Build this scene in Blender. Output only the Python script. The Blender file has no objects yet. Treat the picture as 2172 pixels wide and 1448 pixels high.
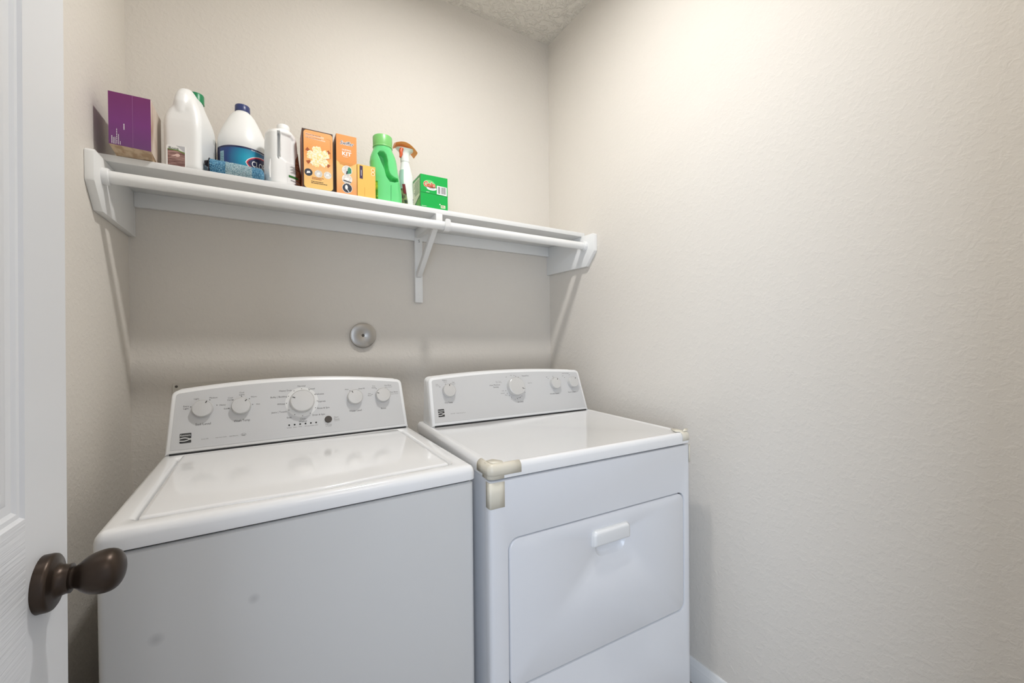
import bpy, bmesh, math, random
from mathutils import Vector, Matrix
PI = math.pi; R = math.radians
C = bpy.context.scene.collection
SC = bpy.context.scene
random.seed(4)

# ------------------------------------------------------------------ camera
CX, CY, CZ = .3956, -1.8146, 1.2424
yaw, pitch, roll, F = R(30.4717), R(-.51), R(-.5105), 875.92
fw = Vector((math.sin(yaw)*math.cos(pitch), math.cos(yaw)*math.cos(pitch), math.sin(pitch)))
rt = Vector((math.cos(yaw), -math.sin(yaw), 0)); up = rt.cross(fw)
rt2 = math.cos(roll)*rt + math.sin(roll)*up; up2 = -math.sin(roll)*rt + math.cos(roll)*up
cam = bpy.data.cameras.new('camera'); camo = bpy.data.objects.new('camera', cam); C.objects.link(camo)
cam.sensor_width = 36; cam.lens = F*36/2172; cam.clip_start = .01; cam.clip_end = 50
mw = Matrix((rt2, up2, -fw)).transposed().to_4x4(); mw.translation = Vector((CX, CY, CZ)); camo.matrix_world = mw
SC.camera = camo

# ------------------------------------------------------------------ world, lights, exposure
world = bpy.data.worlds.new('world'); SC.world = world; world.use_nodes = True
bg = world.node_tree.nodes['Background']; bg.inputs[0].default_value = (.80, .87, 1, 1); bg.inputs[1].default_value = .7

def area(name, loc, rot, sx, sy, power, color):
    l = bpy.data.lights.new(name, 'AREA'); l.shape = 'RECTANGLE'; l.size = sx; l.size_y = sy
    l.energy = power; l.color = color
    o = bpy.data.objects.new(name, l); o.location = loc; o.rotation_euler = rot; C.objects.link(o); return o
# daylight of the hall behind the open door
area('hall_daylight', (-.35, -2.75, 1.35), (R(90), 0, R(-50)), 1.0, 1.7, 38, (.71, .83, 1))
area('hall_fill', (.9, -2.6, 2.5), (R(35), 0, 0), .6, .6, 3, (1, .90, .78))  # added warm fill light, stands for no known lamp in the hall
LAMP = 15.2
LAMPCOL = (1, .985, .965)
SC.view_settings.view_transform = 'Standard'; SC.view_settings.look = 'None'
SC.view_settings.exposure = 0.0; SC.view_settings.gamma = 1; SC.view_settings.use_curve_mapping = False

# ------------------------------------------------------------------ materials
def srgb(r, g, b):
    f = lambda c: (c/255/12.92) if c/255 <= .04045 else ((c/255+.055)/1.055)**2.4
    return (f(r), f(g), f(b), 1)
def mat(name, col, rough=.5, metal=0, coat=0, bump=None, spec=.5, sub=0, trans=0, alpha=1):
    m = bpy.data.materials.new(name); m.use_nodes = True; nt = m.node_tree; b = nt.nodes['Principled BSDF']
    b.inputs['Base Color'].default_value = col; b.inputs['Roughness'].default_value = rough
    b.inputs['Metallic'].default_value = metal; b.inputs['Coat Weight'].default_value = coat
    b.inputs['Coat Roughness'].default_value = .08
    b.inputs['Specular IOR Level'].default_value = spec
    if sub: b.inputs['Subsurface Weight'].default_value = sub; b.inputs['Subsurface Radius'].default_value = (.02, .02, .02)
    if trans: b.inputs['Transmission Weight'].default_value = trans
    if alpha < 1: b.inputs['Alpha'].default_value = alpha
    if bump:
        scale, strength, dist, detail = bump[:4]; stretch = bump[4] if len(bump) > 4 else (1, 1, 1)
        tc = nt.nodes.new('ShaderNodeTexCoord'); mp = nt.nodes.new('ShaderNodeMapping'); mp.inputs['Scale'].default_value = stretch
        n = nt.nodes.new('ShaderNodeTexNoise'); n.inputs['Scale'].default_value = scale; n.inputs['Detail'].default_value = detail
        bp = nt.nodes.new('ShaderNodeBump'); bp.inputs['Strength'].default_value = strength; bp.inputs['Distance'].default_value = dist
        nt.links.new(tc.outputs['Object'], mp.inputs[0]); nt.links.new(mp.outputs[0], n.inputs['Vector'])
        nt.links.new(n.outputs[0], bp.inputs['Height']); nt.links.new(bp.outputs[0], b.inputs['Normal'])
    return m
def wall_mat(name, col, scale, strength, dist, distort=1.2, lo=.42, hi=.62):
    """sprayed knock-down texture: distorted noise pressed flat on top"""
    m = bpy.data.materials.new(name); m.use_nodes = True; nt = m.node_tree; b = nt.nodes['Principled BSDF']
    b.inputs['Roughness'].default_value = .62; b.inputs['Base Color'].default_value = col
    b.inputs['Specular IOR Level'].default_value = .3
    tc = nt.nodes.new('ShaderNodeTexCoord')
    n = nt.nodes.new('ShaderNodeTexNoise'); n.inputs['Scale'].default_value = scale; n.inputs['Detail'].default_value = 3.5
    n.inputs['Roughness'].default_value = .55; n.inputs['Distortion'].default_value = distort
    rp = nt.nodes.new('ShaderNodeValToRGB'); rp.color_ramp.elements[0].position = lo; rp.color_ramp.elements[1].position = hi
    n2 = nt.nodes.new('ShaderNodeTexNoise'); n2.inputs['Scale'].default_value = scale*4.5; n2.inputs['Detail'].default_value = 2
    mx = nt.nodes.new('ShaderNodeMath'); mx.operation = 'MULTIPLY_ADD'; mx.inputs[1].default_value = .45
    bp = nt.nodes.new('ShaderNodeBump'); bp.inputs['Strength'].default_value = strength; bp.inputs['Distance'].default_value = dist
    L = nt.links.new
    L(tc.outputs['Object'], n.inputs['Vector']); L(tc.outputs['Object'], n2.inputs['Vector']); L(n.outputs[0], rp.inputs[0])
    L(n2.outputs[0], mx.inputs[0]); L(rp.outputs[0], mx.inputs[2]); L(mx.outputs[0], bp.inputs['Height']); L(bp.outputs[0], b.inputs['Normal'])
    return m
def grad_mat(name, stops, axis='Z', rough=.45):
    """printed colour gradient along one axis of the printed thing"""
    m = bpy.data.materials.new(name); m.use_nodes = True; nt = m.node_tree; b = nt.nodes['Principled BSDF']
    b.inputs['Roughness'].default_value = rough
    tc = nt.nodes.new('ShaderNodeTexCoord'); sp = nt.nodes.new('ShaderNodeSeparateXYZ'); rp = nt.nodes.new('ShaderNodeValToRGB')
    cr = rp.color_ramp
    cr.elements[0].position, cr.elements[0].color = stops[0]; cr.elements[1].position, cr.elements[1].color = stops[-1]
    for p, c in stops[1:-1]: e = cr.elements.new(p); e.color = c
    nt.links.new(tc.outputs['Generated'], sp.inputs[0]); nt.links.new(sp.outputs[axis], rp.inputs[0]); nt.links.new(rp.outputs[0], b.inputs['Base Color'])
    return m
def mottle_mat(name, c1, c2, scale, rough=.5, stretch=(1, 1, 1), bump=0, p0=.4, p1=.6):
    m = bpy.data.materials.new(name); m.use_nodes = True; nt = m.node_tree; b = nt.nodes['Principled BSDF']
    b.inputs['Roughness'].default_value = rough
    tc = nt.nodes.new('ShaderNodeTexCoord'); mp = nt.nodes.new('ShaderNodeMapping'); mp.inputs['Scale'].default_value = stretch
    n = nt.nodes.new('ShaderNodeTexNoise'); n.inputs['Scale'].default_value = scale; n.inputs['Detail'].default_value = 4
    rp = nt.nodes.new('ShaderNodeValToRGB'); rp.color_ramp.elements[0].color = c1; rp.color_ramp.elements[1].color = c2
    rp.color_ramp.elements[0].position = p0; rp.color_ramp.elements[1].position = p1
    L = nt.links.new
    L(tc.outputs['Object'], mp.inputs[0]); L(mp.outputs[0], n.inputs['Vector']); L(n.outputs[0], rp.inputs[0]); L(rp.outputs[0], b.inputs['Base Color'])
    if bump:
        bp = nt.nodes.new('ShaderNodeBump'); bp.inputs['Strength'].default_value = bump; bp.inputs['Distance'].default_value = .002
        L(n.outputs[0], bp.inputs['Height']); L(bp.outputs[0], b.inputs['Normal'])
    return m

PAINT = srgb(223, 217, 208)
m_wall = wall_mat('beige_textured_wall_paint', PAINT, 62, .20, .0028, .45, .46, .66)
m_ceil = wall_mat('stomped_ceiling_paint', srgb(224, 219, 210), 22, .6, .007, 2.0, .46, .60)
m_floor = mottle_mat('grey_vinyl_floor', srgb(150, 142, 132), srgb(168, 160, 150), 6, .45)
m_trim = mat('white_semigloss_trim', srgb(232, 232, 231), .32)
m_shelf = mat('white_shelf_paint', srgb(236, 236, 234), .42, bump=(30, .12, .0006, 3))
m_door = mat('white_door_paint', srgb(226, 227, 229), .38, bump=(90, .08, .0006, 3, (1, 1, .05)))
m_grain = mat('white_door_paint_embossed_grain', srgb(226, 227, 229), .38, bump=(240, .65, .0014, 2, (1, .025, 1)))
m_bronze = mat('oil_rubbed_bronze', srgb(66, 55, 47), .36, metal=.7)
m_enamel = mat('white_enamel', srgb(242, 242, 242), .13, coat=.6)
m_enamel_d = mat('white_enamel_dryer', srgb(234, 235, 238), .27, coat=.3)
m_plastic = mat('white_console_plastic', srgb(236, 236, 235), .3)
m_panel = mat('silver_control_panel', srgb(206, 206, 206), .36, metal=.12)
m_dial = mat('silver_dial', srgb(208, 207, 205), .33, metal=.25)
m_dialrim = mat('white_dial_rim', srgb(226, 226, 224), .25)
m_ink = mat('dark_grey_ink', srgb(62, 60, 58), .5)
m_ink2 = mat('mid_grey_ink', srgb(120, 118, 115), .5)
m_black = mat('black_gap', srgb(25, 25, 26), .7)
m_white = mat('white_print', srgb(245, 245, 242), .45)
m_tape = mat('yellowed_tape', srgb(230, 224, 207), .35)
m_tape2 = mat('thin_yellowed_tape', srgb(224, 217, 200), .3)
m_steel = mat('brushed_steel', srgb(178, 174, 168), .3, metal=.8)
m_screw = mat('dark_screw', srgb(90, 86, 80), .4, metal=.7)
m_plate = mat('beige_plastic_plate', srgb(214, 209, 199), .4)
m_hdpe = mat('white_jug_plastic', srgb(240, 240, 238), .36, sub=.15)

# ------------------------------------------------------------------ mesh helpers
class M:
    def __init__(s): s.v = []; s.f = []; s.m = []
    def add(s, vs, fs, mi=0):
        o = len(s.v); s.v += [tuple(v) for v in vs]; s.f += [tuple(i+o for i in f) for f in fs]; s.m += [mi]*len(fs); return s
    def box(s, x0, x1, y0, y1, z0, z1, mi=0):
        return s.add([(x0,y0,z0),(x1,y0,z0),(x1,y1,z0),(x0,y1,z0),(x0,y0,z1),(x1,y0,z1),(x1,y1,z1),(x0,y1,z1)],
                     [(0,3,2,1),(4,5,6,7),(0,1,5,4),(1,2,6,5),(2,3,7,6),(3,0,4,7)], mi)
    def loft(s, loops, c0=True, c1=True, mi=0, close=True):
        n = len(loops[0]); vs = [p for l in loops for p in l]; fs = []
        for k in range(len(loops)-1):
            for i in range(n if close else n-1):
                j = (i+1) % n; fs.append((k*n+i, k*n+j, (k+1)*n+j, (k+1)*n+i))
        if c0: fs.append(tuple(reversed(range(n))))
        if c1: fs.append(tuple((len(loops)-1)*n+i for i in range(n)))
        return s.add(vs, fs, mi)
    def prism(s, pts, mp, d0, d1, mi=0, inset=0):
        """2D polygon pushed along the map's third axis"""
        ls = [[mp(x, y, d0) for x, y in pts], [mp(x, y, d1) for x, y in pts]]
        if inset:
            ip = offs(pts, inset); ls = [ls[0], [mp(x, y, d1-inset*(1 if d1 > d0 else -1)) for x, y in pts], [mp(x, y, d1) for x, y in ip]]
        return s.loft(ls, True, True, mi)
    def lathe(s, prof, n=32, org=(0,0,0), ax=(0,0,1), sx=1, sy=1, mi=0):
        a = Vector(ax).normalized(); t = Vector((1,0,0)) if abs(a.x) < .8 else Vector((0,1,0))
        u = (t-a*t.dot(a)).normalized(); w = a.cross(u); o = Vector(org)
        ls = [[o+a*h+u*(r*sx*math.cos(2*PI*i/n))+w*(r*sy*math.sin(2*PI*i/n)) for i in range(n)] for r, h in prof]
        return s.loft(ls, True, True, mi)
    def tube(s, path, rad, n=14, mi=0, flat=1.0):
        ps = [Vector(p) for p in path]; ls = []
        rads = rad if isinstance(rad, (list, tuple)) else [rad]*len(ps)
        t0 = (ps[1]-ps[0]).normalized(); ref = Vector((0,0,1)) if abs(t0.z) < .9 else Vector((0,1,0))
        u = (ref-t0*ref.dot(t0)).normalized()
        for i, p in enumerate(ps):
            t = (ps[min(i+1, len(ps)-1)]-ps[max(i-1, 0)]).normalized()
            u = (u-t*u.dot(t)).normalized(); w = t.cross(u)
            ls.append([p+(u*math.cos(2*PI*k/n)+w*math.sin(2*PI*k/n)*flat)*rads[i] for k in range(n)])
        return s.loft(ls, True, True, mi)
    def text(s, body, mp, cx, cy, h=None, w=None, off=.0004, mi=0, align='CENTER', shear=0, rot=0, bold=0):
        vs, fs, bw, bh = glyphs(body, align, shear, bold)
        k = (h/.70) if h else w/bw
        kx = k if w is None or h is None else w/bw
        ca, sa = math.cos(rot), math.sin(rot)
        out = []
        for x, y in vs:
            x *= kx; y = y*k
            y -= .35*k if rot == 0 or True else 0
            out.append(mp(cx+x*ca-y*sa, cy+x*sa+y*ca, off))
        return s.add(out, fs, mi)
    def build(s, name, mats, parent=None, loc=(0,0,0), smooth=32, rot=None, bevel=0, seg=2):
        me = bpy.data.meshes.new(name); me.from_pydata(s.v, [], s.f)
        ms = mats if isinstance(mats, (list, tuple)) else [mats]
        for m in ms: me.materials.append(m)
        me.polygons.foreach_set('material_index', s.m)
        bm = bmesh.new(); bm.from_mesh(me); bmesh.ops.recalc_face_normals(bm, faces=bm.faces)
        if bevel:
            es = [e for e in bm.edges if len(e.link_faces) == 2 and e.calc_face_angle(0) > R(25)]
            bmesh.ops.bevel(bm, geom=es, offset=bevel, segments=seg, profile=.5, affect='EDGES', clamp_overlap=True)
        bm.to_mesh(me); bm.free()
        if smooth:
            me.polygons.foreach_set('use_smooth', [True]*len(me.polygons)); me.set_sharp_from_angle(angle=R(smooth))
        me.update()
        o = bpy.data.objects.new(name, me); C.objects.link(o); o.location = loc
        if rot: o.rotation_euler = rot
        if parent: o.parent = parent
        return o
GC = {}
def glyphs(body, align='CENTER', shear=0, bold=0):
    key = (body, align, shear, bold)
    if key in GC: return GC[key]
    cu = bpy.data.curves.new('t', 'FONT'); cu.body = body; cu.align_x = align; cu.resolution_u = 2; cu.shear = shear; cu.offset = bold
    cu.fill_mode = 'FRONT'; cu.space_line = .85
    ob = bpy.data.objects.new('t', cu); me = bpy.data.meshes.new_from_object(ob)
    vs = [(v.co.x, v.co.y) for v in me.vertices]; fs = [tuple(p.vertices) for p in me.polygons]
    bpy.data.objects.remove(ob); bpy.data.curves.remove(cu); bpy.data.meshes.remove(me)
    xs = [v[0] for v in vs]; ys = [v[1] for v in vs]
    GC[key] = (vs, fs, max(xs)-min(xs), max(ys)-min(ys)); return GC[key]
def offs(pts, d):
    """inset a CCW polygon by d (miter)"""
    n = len(pts); out = []
    A = sum(pts[i][0]*pts[(i+1)%n][1]-pts[(i+1)%n][0]*pts[i][1] for i in range(n)); sg = 1 if A > 0 else -1
    for i in range(n):
        p0, p, p1 = pts[i-1], pts[i], pts[(i+1)%n]
        e0 = Vector((p[0]-p0[0], p[1]-p0[1])).normalized(); e1 = Vector((p1[0]-p[0], p1[1]-p[1])).normalized()
        n0 = Vector((-e0.y, e0.x)); n1 = Vector((-e1.y, e1.x)); b = n0+n1
        l = b.length
        b = b/l if l > 1e-6 else n0
        out.append((p[0]+sg*b.x*d/max(.35, b.dot(n0)), p[1]+sg*b.y*d/max(.35, b.dot(n0))))
    return out
def rr(x0, x1, y0, y1, r, n=5):
    rs = r if isinstance(r, (list, tuple)) else [r]*4; out = []
    for (cx, cy, a, q) in ((x0, y0, 180, rs[0]), (x1, y0, 270, rs[1]), (x1, y1, 0, rs[2]), (x0, y1, 90, rs[3])):
        ox = cx+q if cx == x0 else cx-q; oy = cy+q if cy == y0 else cy-q
        for k in range(n+1): t = R(a+90*k/n); out.append((ox+q*math.cos(t), oy+q*math.sin(t)))
    return out
def se(cx, cy, a, b, e=2.0, n=36, rot=0):
    out = []
    for k in range(n):
        t = 2*PI*k/n; c, s_ = math.cos(t), math.sin(t)
        x = a*math.copysign(abs(c)**(2/e), c); y = b*math.copysign(abs(s_)**(2/e), s_)
        out.append((cx+x*math.cos(rot)-y*math.sin(rot), cy+x*math.sin(rot)+y*math.cos(rot)))
    return out
def disc(cx, cy, r, n=28, ry=None): return [(cx+r*math.cos(2*PI*k/n), cy+(ry or r)*math.sin(2*PI*k/n)) for k in range(n)]
def up3(pts, z): return [(x, y, z) for x, y in pts]
def plane(o, ux, uy, n):
    o, ux, uy, n = Vector(o), Vector(ux), Vector(uy), Vector(n)
    return lambda x, y, d=0: o+ux*x+uy*y+n*d
def tag(o, label=None, cat=None, group=None, kind=None):
    if label: o['label'] = label
    if cat: o['category'] = cat
    if group: o['group'] = group
    if kind: o['kind'] = kind
    return o
def empty(name, loc, rz=0, label=None, cat=None, group=None, rx=0):
    o = bpy.data.objects.new(name, None); o.location = loc; o.rotation_euler = (rx, 0, rz); o.empty_display_size = .05
    C.objects.link(o); return tag(o, label, cat, group)
FR = lambda x, y, d=0: Vector((x, -d, y))        # facing the room (-Y): x right, y up, d out of the surface

# ------------------------------------------------------------------ setting
W, H, YF = 1.7025, 2.8042, -1.83
def struct(name, b, m, **k): return tag(b.build(name, m, **k), kind='structure')
T = .12
struct('wall_back', M().box(-T, W+T, 0, T, 0, H), m_wall, smooth=0)
struct('wall_left', M().box(-T, 0, YF-T, 0, 0, H), m_wall, smooth=0)
struct('wall_right', M().box(W, W+T, YF-T, 0, 0, H), m_wall, smooth=0)
DX0, DX1, DH = .118, .985, 2.06
struct('wall_front', M().box(0, DX0-.02, YF-T, YF, 0, H).box(DX1+.02, W, YF-T, YF, 0, H).box(DX0-.02, DX1+.02, YF-T, YF, DH+.02, H), m_wall, smooth=0)
struct('ceiling', M().box(-T, W+T, YF-T, T, H, H+.1), m_ceil, smooth=0)
struct('floor', M().box(-.8, W+.8, -3.6, T, -.08, 0), m_floor, smooth=0)
# door lining and casing of the doorway behind the camera
struct('trim_1', M().box(DX0-.02, DX0, YF-T-.005, YF+.005, 0, DH+.02).box(DX1, DX1+.02, YF-T-.005, YF+.005, 0, DH+.02).box(DX0, DX1, YF-T-.005, YF+.005, DH, DH+.02)
       .box(DX0-.078, DX0-.012, YF, YF+.015, 0, DH+.075).box(DX1+.012, DX1+.078, YF, YF+.015, 0, DH+.075).box(DX0-.012, DX1+.012, YF, YF+.015, DH+.012, DH+.075), m_trim, bevel=.003)
def base(name, p0, p1, nrm):
    prof = [(0, 0), (.013, 0), (.013, .052), (.0115, .056), (.0115, .060), (.0095, .064), (.0085, .074), (.006, .080), (.002, .083), (0, .083)]
    p0, p1, n = Vector(p0), Vector(p1), Vector(nrm)
    ls = [[p+n*a+Vector((0, 0, b)) for a, b in prof] for p in (p0, p1)]
    struct(name, M().loft(ls), m_trim, smooth=25)
base('baseboard_right', (W, 0, 0), (W, YF, 0), (-1, 0, 0))
base('baseboard_left', (0, 0, 0), (0, YF, 0), (1, 0, 0))
base('baseboard_back', (.014, 0, 0), (W-.014, 0, 0), (0, -1, 0))

# ceiling lamp (just above the frame)
cl = empty('ceiling_light', (.90, -.89, H), label='round white flush ceiling light with glowing disc, above the machines', cat='ceiling light')
M().lathe([(.088, 0), (.088, -.010), (.080, -.020), (.056, -.022), (.054, -.018), (.052, -.010), (.001, -.010)], 48).build('housing', m_trim, cl, smooth=40)
em = bpy.data.materials.new('glowing_disc'); em.use_nodes = True; nt = em.node_tree; nt.nodes.clear()
e_ = nt.nodes.new('ShaderNodeEmission'); o_ = nt.nodes.new('ShaderNodeOutputMaterial'); nt.links.new(e_.outputs[0], o_.inputs[0])
LR = .050
e_.inputs[0].default_value = (*LAMPCOL, 1); e_.inputs[1].default_value = LAMP/(PI*PI*LR*LR)
M().lathe([(LR, -.0105), (LR, -.0205), (.001, -.0205)], 40).build('diffuser', em, cl, smooth=0)

# ------------------------------------------------------------------ door, opened into the room
DFX, DY1, DY0, DZ1 = .1588, -1.0601, -1.8201, 2.035
door = empty('door_1', (DFX, DY1, .012), rx=R(-1.5)); tag(door, kind='structure')
# local: x = 0 is the face seen, y runs back to the hinge (negative), z up
b = M(); Wd = DY1-DY0; Hd = DZ1-.012; th = .035; ST = .110
rail0, rail1 = .84, 1.031          # lock rail (local z)
PAN = [(-Wd+ST, -ST, .20, rail0), (-Wd+ST, -ST, rail1, Hd-.11)]
mpd = lambda y, z, d=0: Vector((d, y, z))
for x0, x1, z0, z1, mi in [(-ST, 0, 0, Hd, 0), (-Wd, -Wd+ST, 0, Hd, 0), (-Wd+ST, -ST, rail0, rail1, 1), (-Wd+ST, -ST, 0, .20, 1), (-Wd+ST, -ST, Hd-.11, Hd, 1)]:
    for xx in (0, -th):
        b.add([(xx, x0, z0), (xx, x1, z0), (xx, x1, z1), (xx, x0, z1)], [(0, 1, 2, 3)], mi)
b.add([(0,0,0),(0,0,Hd),(-th,0,Hd),(-th,0,0),(0,-Wd,0),(0,-Wd,Hd),(-th,-Wd,Hd),(-th,-Wd,0)], [(0,1,2,3),(4,5,6,7),(1,5,6,2),(0,4,7,3)], 0)
for (x0, x1, z0, z1) in PAN:
    for s_, xx in ((-1, 0), (1, -th)):
        steps = [(0, 0), (.003, .0032), (.008, .0036), (.012, .0062), (.022, .0066), (.027, .0048), (.034, .0046), (.042, .0018), (.048, .0016)]
        ls = []
        for ins, dp in steps:
            ls.append([mpd(y, z, xx+s_*dp) for y, z in ((x0+ins, z0+ins), (x1-ins, z0+ins), (x1-ins, z1-ins), (x0+ins, z1-ins))])
        b.loft(ls, False, True, 0)
b.build('door_slab', [m_door, m_grain], door, smooth=20)
kn = M(); ko = (0, -.072, .9405)
kn.lathe([(.0325, 0), (.0325, .008), (.0315, .0108), (.029, .0125), (.021, .0138), (.0180, .0165), (.0165, .022), (.0168, .0255), (.0135, .0265)], 40, ko, (1, 0, 0))
knob = kn.build('door_knob', m_bronze, door, smooth=50)
kp = [(.0130, .0255), (.0125, .0285)]
L0, L1 = .0305, .0755
for t, r in ((0, .0122), (.06, .0142), (.13, .0168), (.21, .0190), (.30, .0207), (.40, .0219), (.50, .0226), (.60, .0228), (.70, .0222), (.78, .0209), (.85, .0188), (.91, .0156), (.955, .0116), (.985, .0068), (1, .0006)): kp.append((r*1.13, L0+(L1-L0)*t))
M().lathe(kp, 40, ko, (1, 0, 0)).build('knob_handle', m_bronze, knob, smooth=60)
for hz in (.25, 1.0, 1.8):
    M().tube([(.006, -Wd-.004, hz-.045), (.006, -Wd-.004, hz+.045)], .006, 12).build('hinge', m_bronze, door)

# ------------------------------------------------------------------ closet shelf assembly
zs = lambda x: -.0075*x
SH = 1.745; TH = .019
sh = empty('wall_shelf', (0, 0, SH), label='long white painted wall shelf with end boards, centre bracket and hanging rod', cat='shelf')
def tz(p): return (p[0], p[1], p[2]+zs(p[0]))
def tilt(b): b.v = [tz(v) for v in b.v]; return b
UPS = .0066
tilt(M().box(.0006, W-.0006, -.288, -.0005, UPS-TH, UPS)).build('shelf_board', m_shelf, sh, bevel=.0015)
tilt(M().box(.0195, W-.0195, -.0185, -.0005, -.0605, UPS-TH)).build('cleat', m_shelf, sh, bevel=.001)
prof = [(-.0005, -.1575), (-.3165, -.1575), (-.3735, -.094), (-.3745, -.088), (-.3745, -.019), (-.366, UPS-TH), (-.0005, UPS-TH)]
for x0, x1 in ((.0005, .0192), (W-.0192, W-.0005)):
    pb = M(); mp = lambda y, z, d=0: Vector((d, y, z)); pb.prism(prof, mp, x0, x1)
    tilt(pb).build('end_board', m_shelf, sh, bevel=.0012)
RY, RZ, RR = -.310, -.0620, .0168
tilt(M().tube([(.024, RY, RZ), (.5, RY, RZ-.001), (1.0, RY, RZ), (W-.024, RY, RZ)], RR, 28)).build('hanging_rod', m_shelf, sh, smooth=40)
for xa, sgn in ((.0192, 1), (W-.0192, -1)):
    tilt(M().lathe([(.0225, 0), (.0225, .011*1), (.0205, .0145), (.0175, .0148)], 28, (xa, RY, RZ), (sgn, 0, 0))).build('rod_socket', m_trim, sh, smooth=40)
bx0 = .957; bw = .034
br = tilt(M().box(bx0, bx0+bw, -.0215, -.0005, -.335, -.0195)).build('centre_bracket', m_shelf, sh, bevel=.0015)
tilt(M().box(bx0, bx0+bw*.76, -.292, -.0215, -.0475, UPS-TH)).build('arm', m_shelf, br, bevel=.001)
bq = M(); mp = lambda y, z, d=0: Vector((d, y, z))
bq.prism([(-.022, -.225), (-.040, -.222), (-.262, -.050), (-.236, -.046), (-.022, -.203)], mp, bx0+.003, bx0+.024)
tilt(bq).build('brace', m_shelf, br, bevel=.001)
hk = M(); hp = []
for k in range(0, 9):
    a = R(-80-100*k/8); hp.append((bx0+.033, RY+.0190*math.cos(a), RZ+.0190*math.sin(a)))
hp += [(bx0+.033, RY-.0190, RZ+q_) for q_ in (.007, .014, .0185, .0215, .0230)]
ls = []
for (x, y, z) in hp:
    v = Vector((0, y-RY, z-RZ)).normalized()
    p = Vector((x, y, z)); hw = {RZ+.0185: .0102, RZ+.0215: .0080, RZ+.0230: .0045}.get(z, .011); v = Vector((0, -1, 0)) if z > RZ else v
    ls.append([p+Vector((-hw, 0, 0)), p+Vector((hw, 0, 0)), p+Vector((hw, 0, 0))+v*.0028, p+Vector((-hw, 0, 0))+v*.0028])
hk.loft(ls); tilt(hk).build('rod_hook', m_shelf, br, smooth=40)
tm = plane((bx0+bw*.55, -.0217, -.062+zs(bx0)), (1, 0, 0), (0, 0, 1), (0, -1, 0))
M().text('S', tm, 0, 0, h=.0115, mi=0).build('stamped_letter', m_ink, br, smooth=0)
b = M(); fp = plane((bx0+bw*.55, -.0217, -.31+zs(bx0)), (1, 0, 0), (0, 0, 1), (0, -1, 0))
for cy in (.012, -.012):
    p = disc(0, cy, .0065, 20); b.prism(p, fp, 0, .0012, inset=.0008)
b.build('screw_cap', m_shelf, br, smooth=40)

# ------------------------------------------------------------------ wall fittings
vc = M().lathe([(.0515, 0), (.0525, .006), (.0520, .0105), (.0500, .0118), (.030, .0122), (.0100, .0118), (.0065, .0100)], 48, (0, 0, 0), (0, -1, 0))
vo = vc.build('drain_cover', m_steel, loc=(.7356, -.0005, 1.2582), smooth=40)
tag(vo, 'round brushed metal cleanout cover with centre screw on the wall', 'wall cover')
M().lathe([(.0052, .0098), (.0052, .0118), (.0040, .0128), (.0008, .0130)], 16, (0, 0, 0), (0, -1, 0)).box(-.0035, .0035, -.0134, -.0128, -.0006, .0006).build('screw', m_screw, vo)
pl = M(); pl.prism(rr(-.16, .16, -.29, 0, .006), FR, 0, .004, inset=.0012)
po = pl.build('cover_plate', m_plate, loc=(.268, -.0005, 1.0975), smooth=40)
tag(po, 'flat beige plastic cover plate screwed to the wall behind the washing machine', 'cover plate')
M().lathe([(.0042, .004), (.0042, .0052), (.001, .006)], 14, (-.149, 0, -.0125), (0, -1, 0)).build('screw', m_screw, po)

# ------------------------------------------------------------------ laundry machines
def console_parts(root, yb, yt, zt, outline, Lh, back, blackgap=True):
    base0 = Vector((0, yb, .925)); dv = Vector((0, yt-yb, zt-.925)); L = dv.length; dv /= L; n = Vector((0, -dv.z, dv.y))
    mp = lambda u, h, d=0: base0+Vector((u, 0, 0))+dv*h+n*d
    # shell: front outline lofted back to a vertical rear plane
    o1 = outline; o0 = offs(outline, .005)
    rear = [(u, base0.y+back, (base0+dv*h).z-.001) for u, h in offs(outline, .002)]
    rear0 = [(u, base0.y+back+.012, max(.927, (base0+dv*h).z-.006)) for u, h in offs(outline, .012)]
    b = M(); b.loft([[mp(u, h, 0) for u, h in o0], [mp(u, h, -.0018) for u, h in offs(outline, .0018)], [mp(u, h, -.006) for u, h in o1], [mp(u, h, -.016) for u, h in o1],
                     [mp(u, h, -.0175) for u, h in offs(o1, .0022)], [mp(u, h, -.0195) for u, h in offs(o1, .0022)], [mp(u, h, -.021) for u, h in o1], rear, rear0])
    return mp, b.build('console', m_plastic, root, smooth=38)
def outline(x0, x1, t0, t1, h0, hc, h1, r=.022, n=5, hb=.002):
    pts = [(x0, hb), (x1, hb)]
    for k in range(n+1):
        t = R(8+82*k/n-0); pts.append((t1-r+r*math.cos(t)+.0, h1-r*.9+r*.9*math.sin(t)))
    for k in range(1, 16):
        s_ = k/16; x = (t1-r)+(t0+r-(t1-r))*s_
        base_ = h1+(h0-h1)*s_; pts.append((x, base_+(hc-(h0+h1)/2)*4*s_*(1-s_)))
    for k in range(n+1):
        t = R(90+82*k/n); pts.append((t0+r+r*math.cos(t), h0-r*.9+r*.9*math.sin(t)))
    return pts
def dial(root, mp, u, h, r, ang, hgt=.017, name='dial'):
    b = M(); a = mp(u, h, 0); n = (mp(u, h, 1)-a)
    b.lathe([(r*1.0, .0), (r*1.0, .002), (r*.97, hgt-.004), (r*.955, hgt-.0015), (r*.90, hgt), (r*.88, hgt-.0006), (r*.5, hgt-.0002), (.001, hgt)], 44, a, n)
    d = b.build(name, m_dial, root, smooth=28)
    ca, sa = math.cos(ang), math.sin(ang); q = M()
    pts = [(r*.62, -.0011), (r*.86, -.0011), (r*.86, .0011), (r*.62, .0011)]
    q.prism([(u+x*ca-y*sa, h+x*sa+y*ca) for x, y in pts], mp, hgt-.0004, hgt+.0004)
    q.build('pointer_mark', m_ink, d, smooth=0)
    return d
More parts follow.
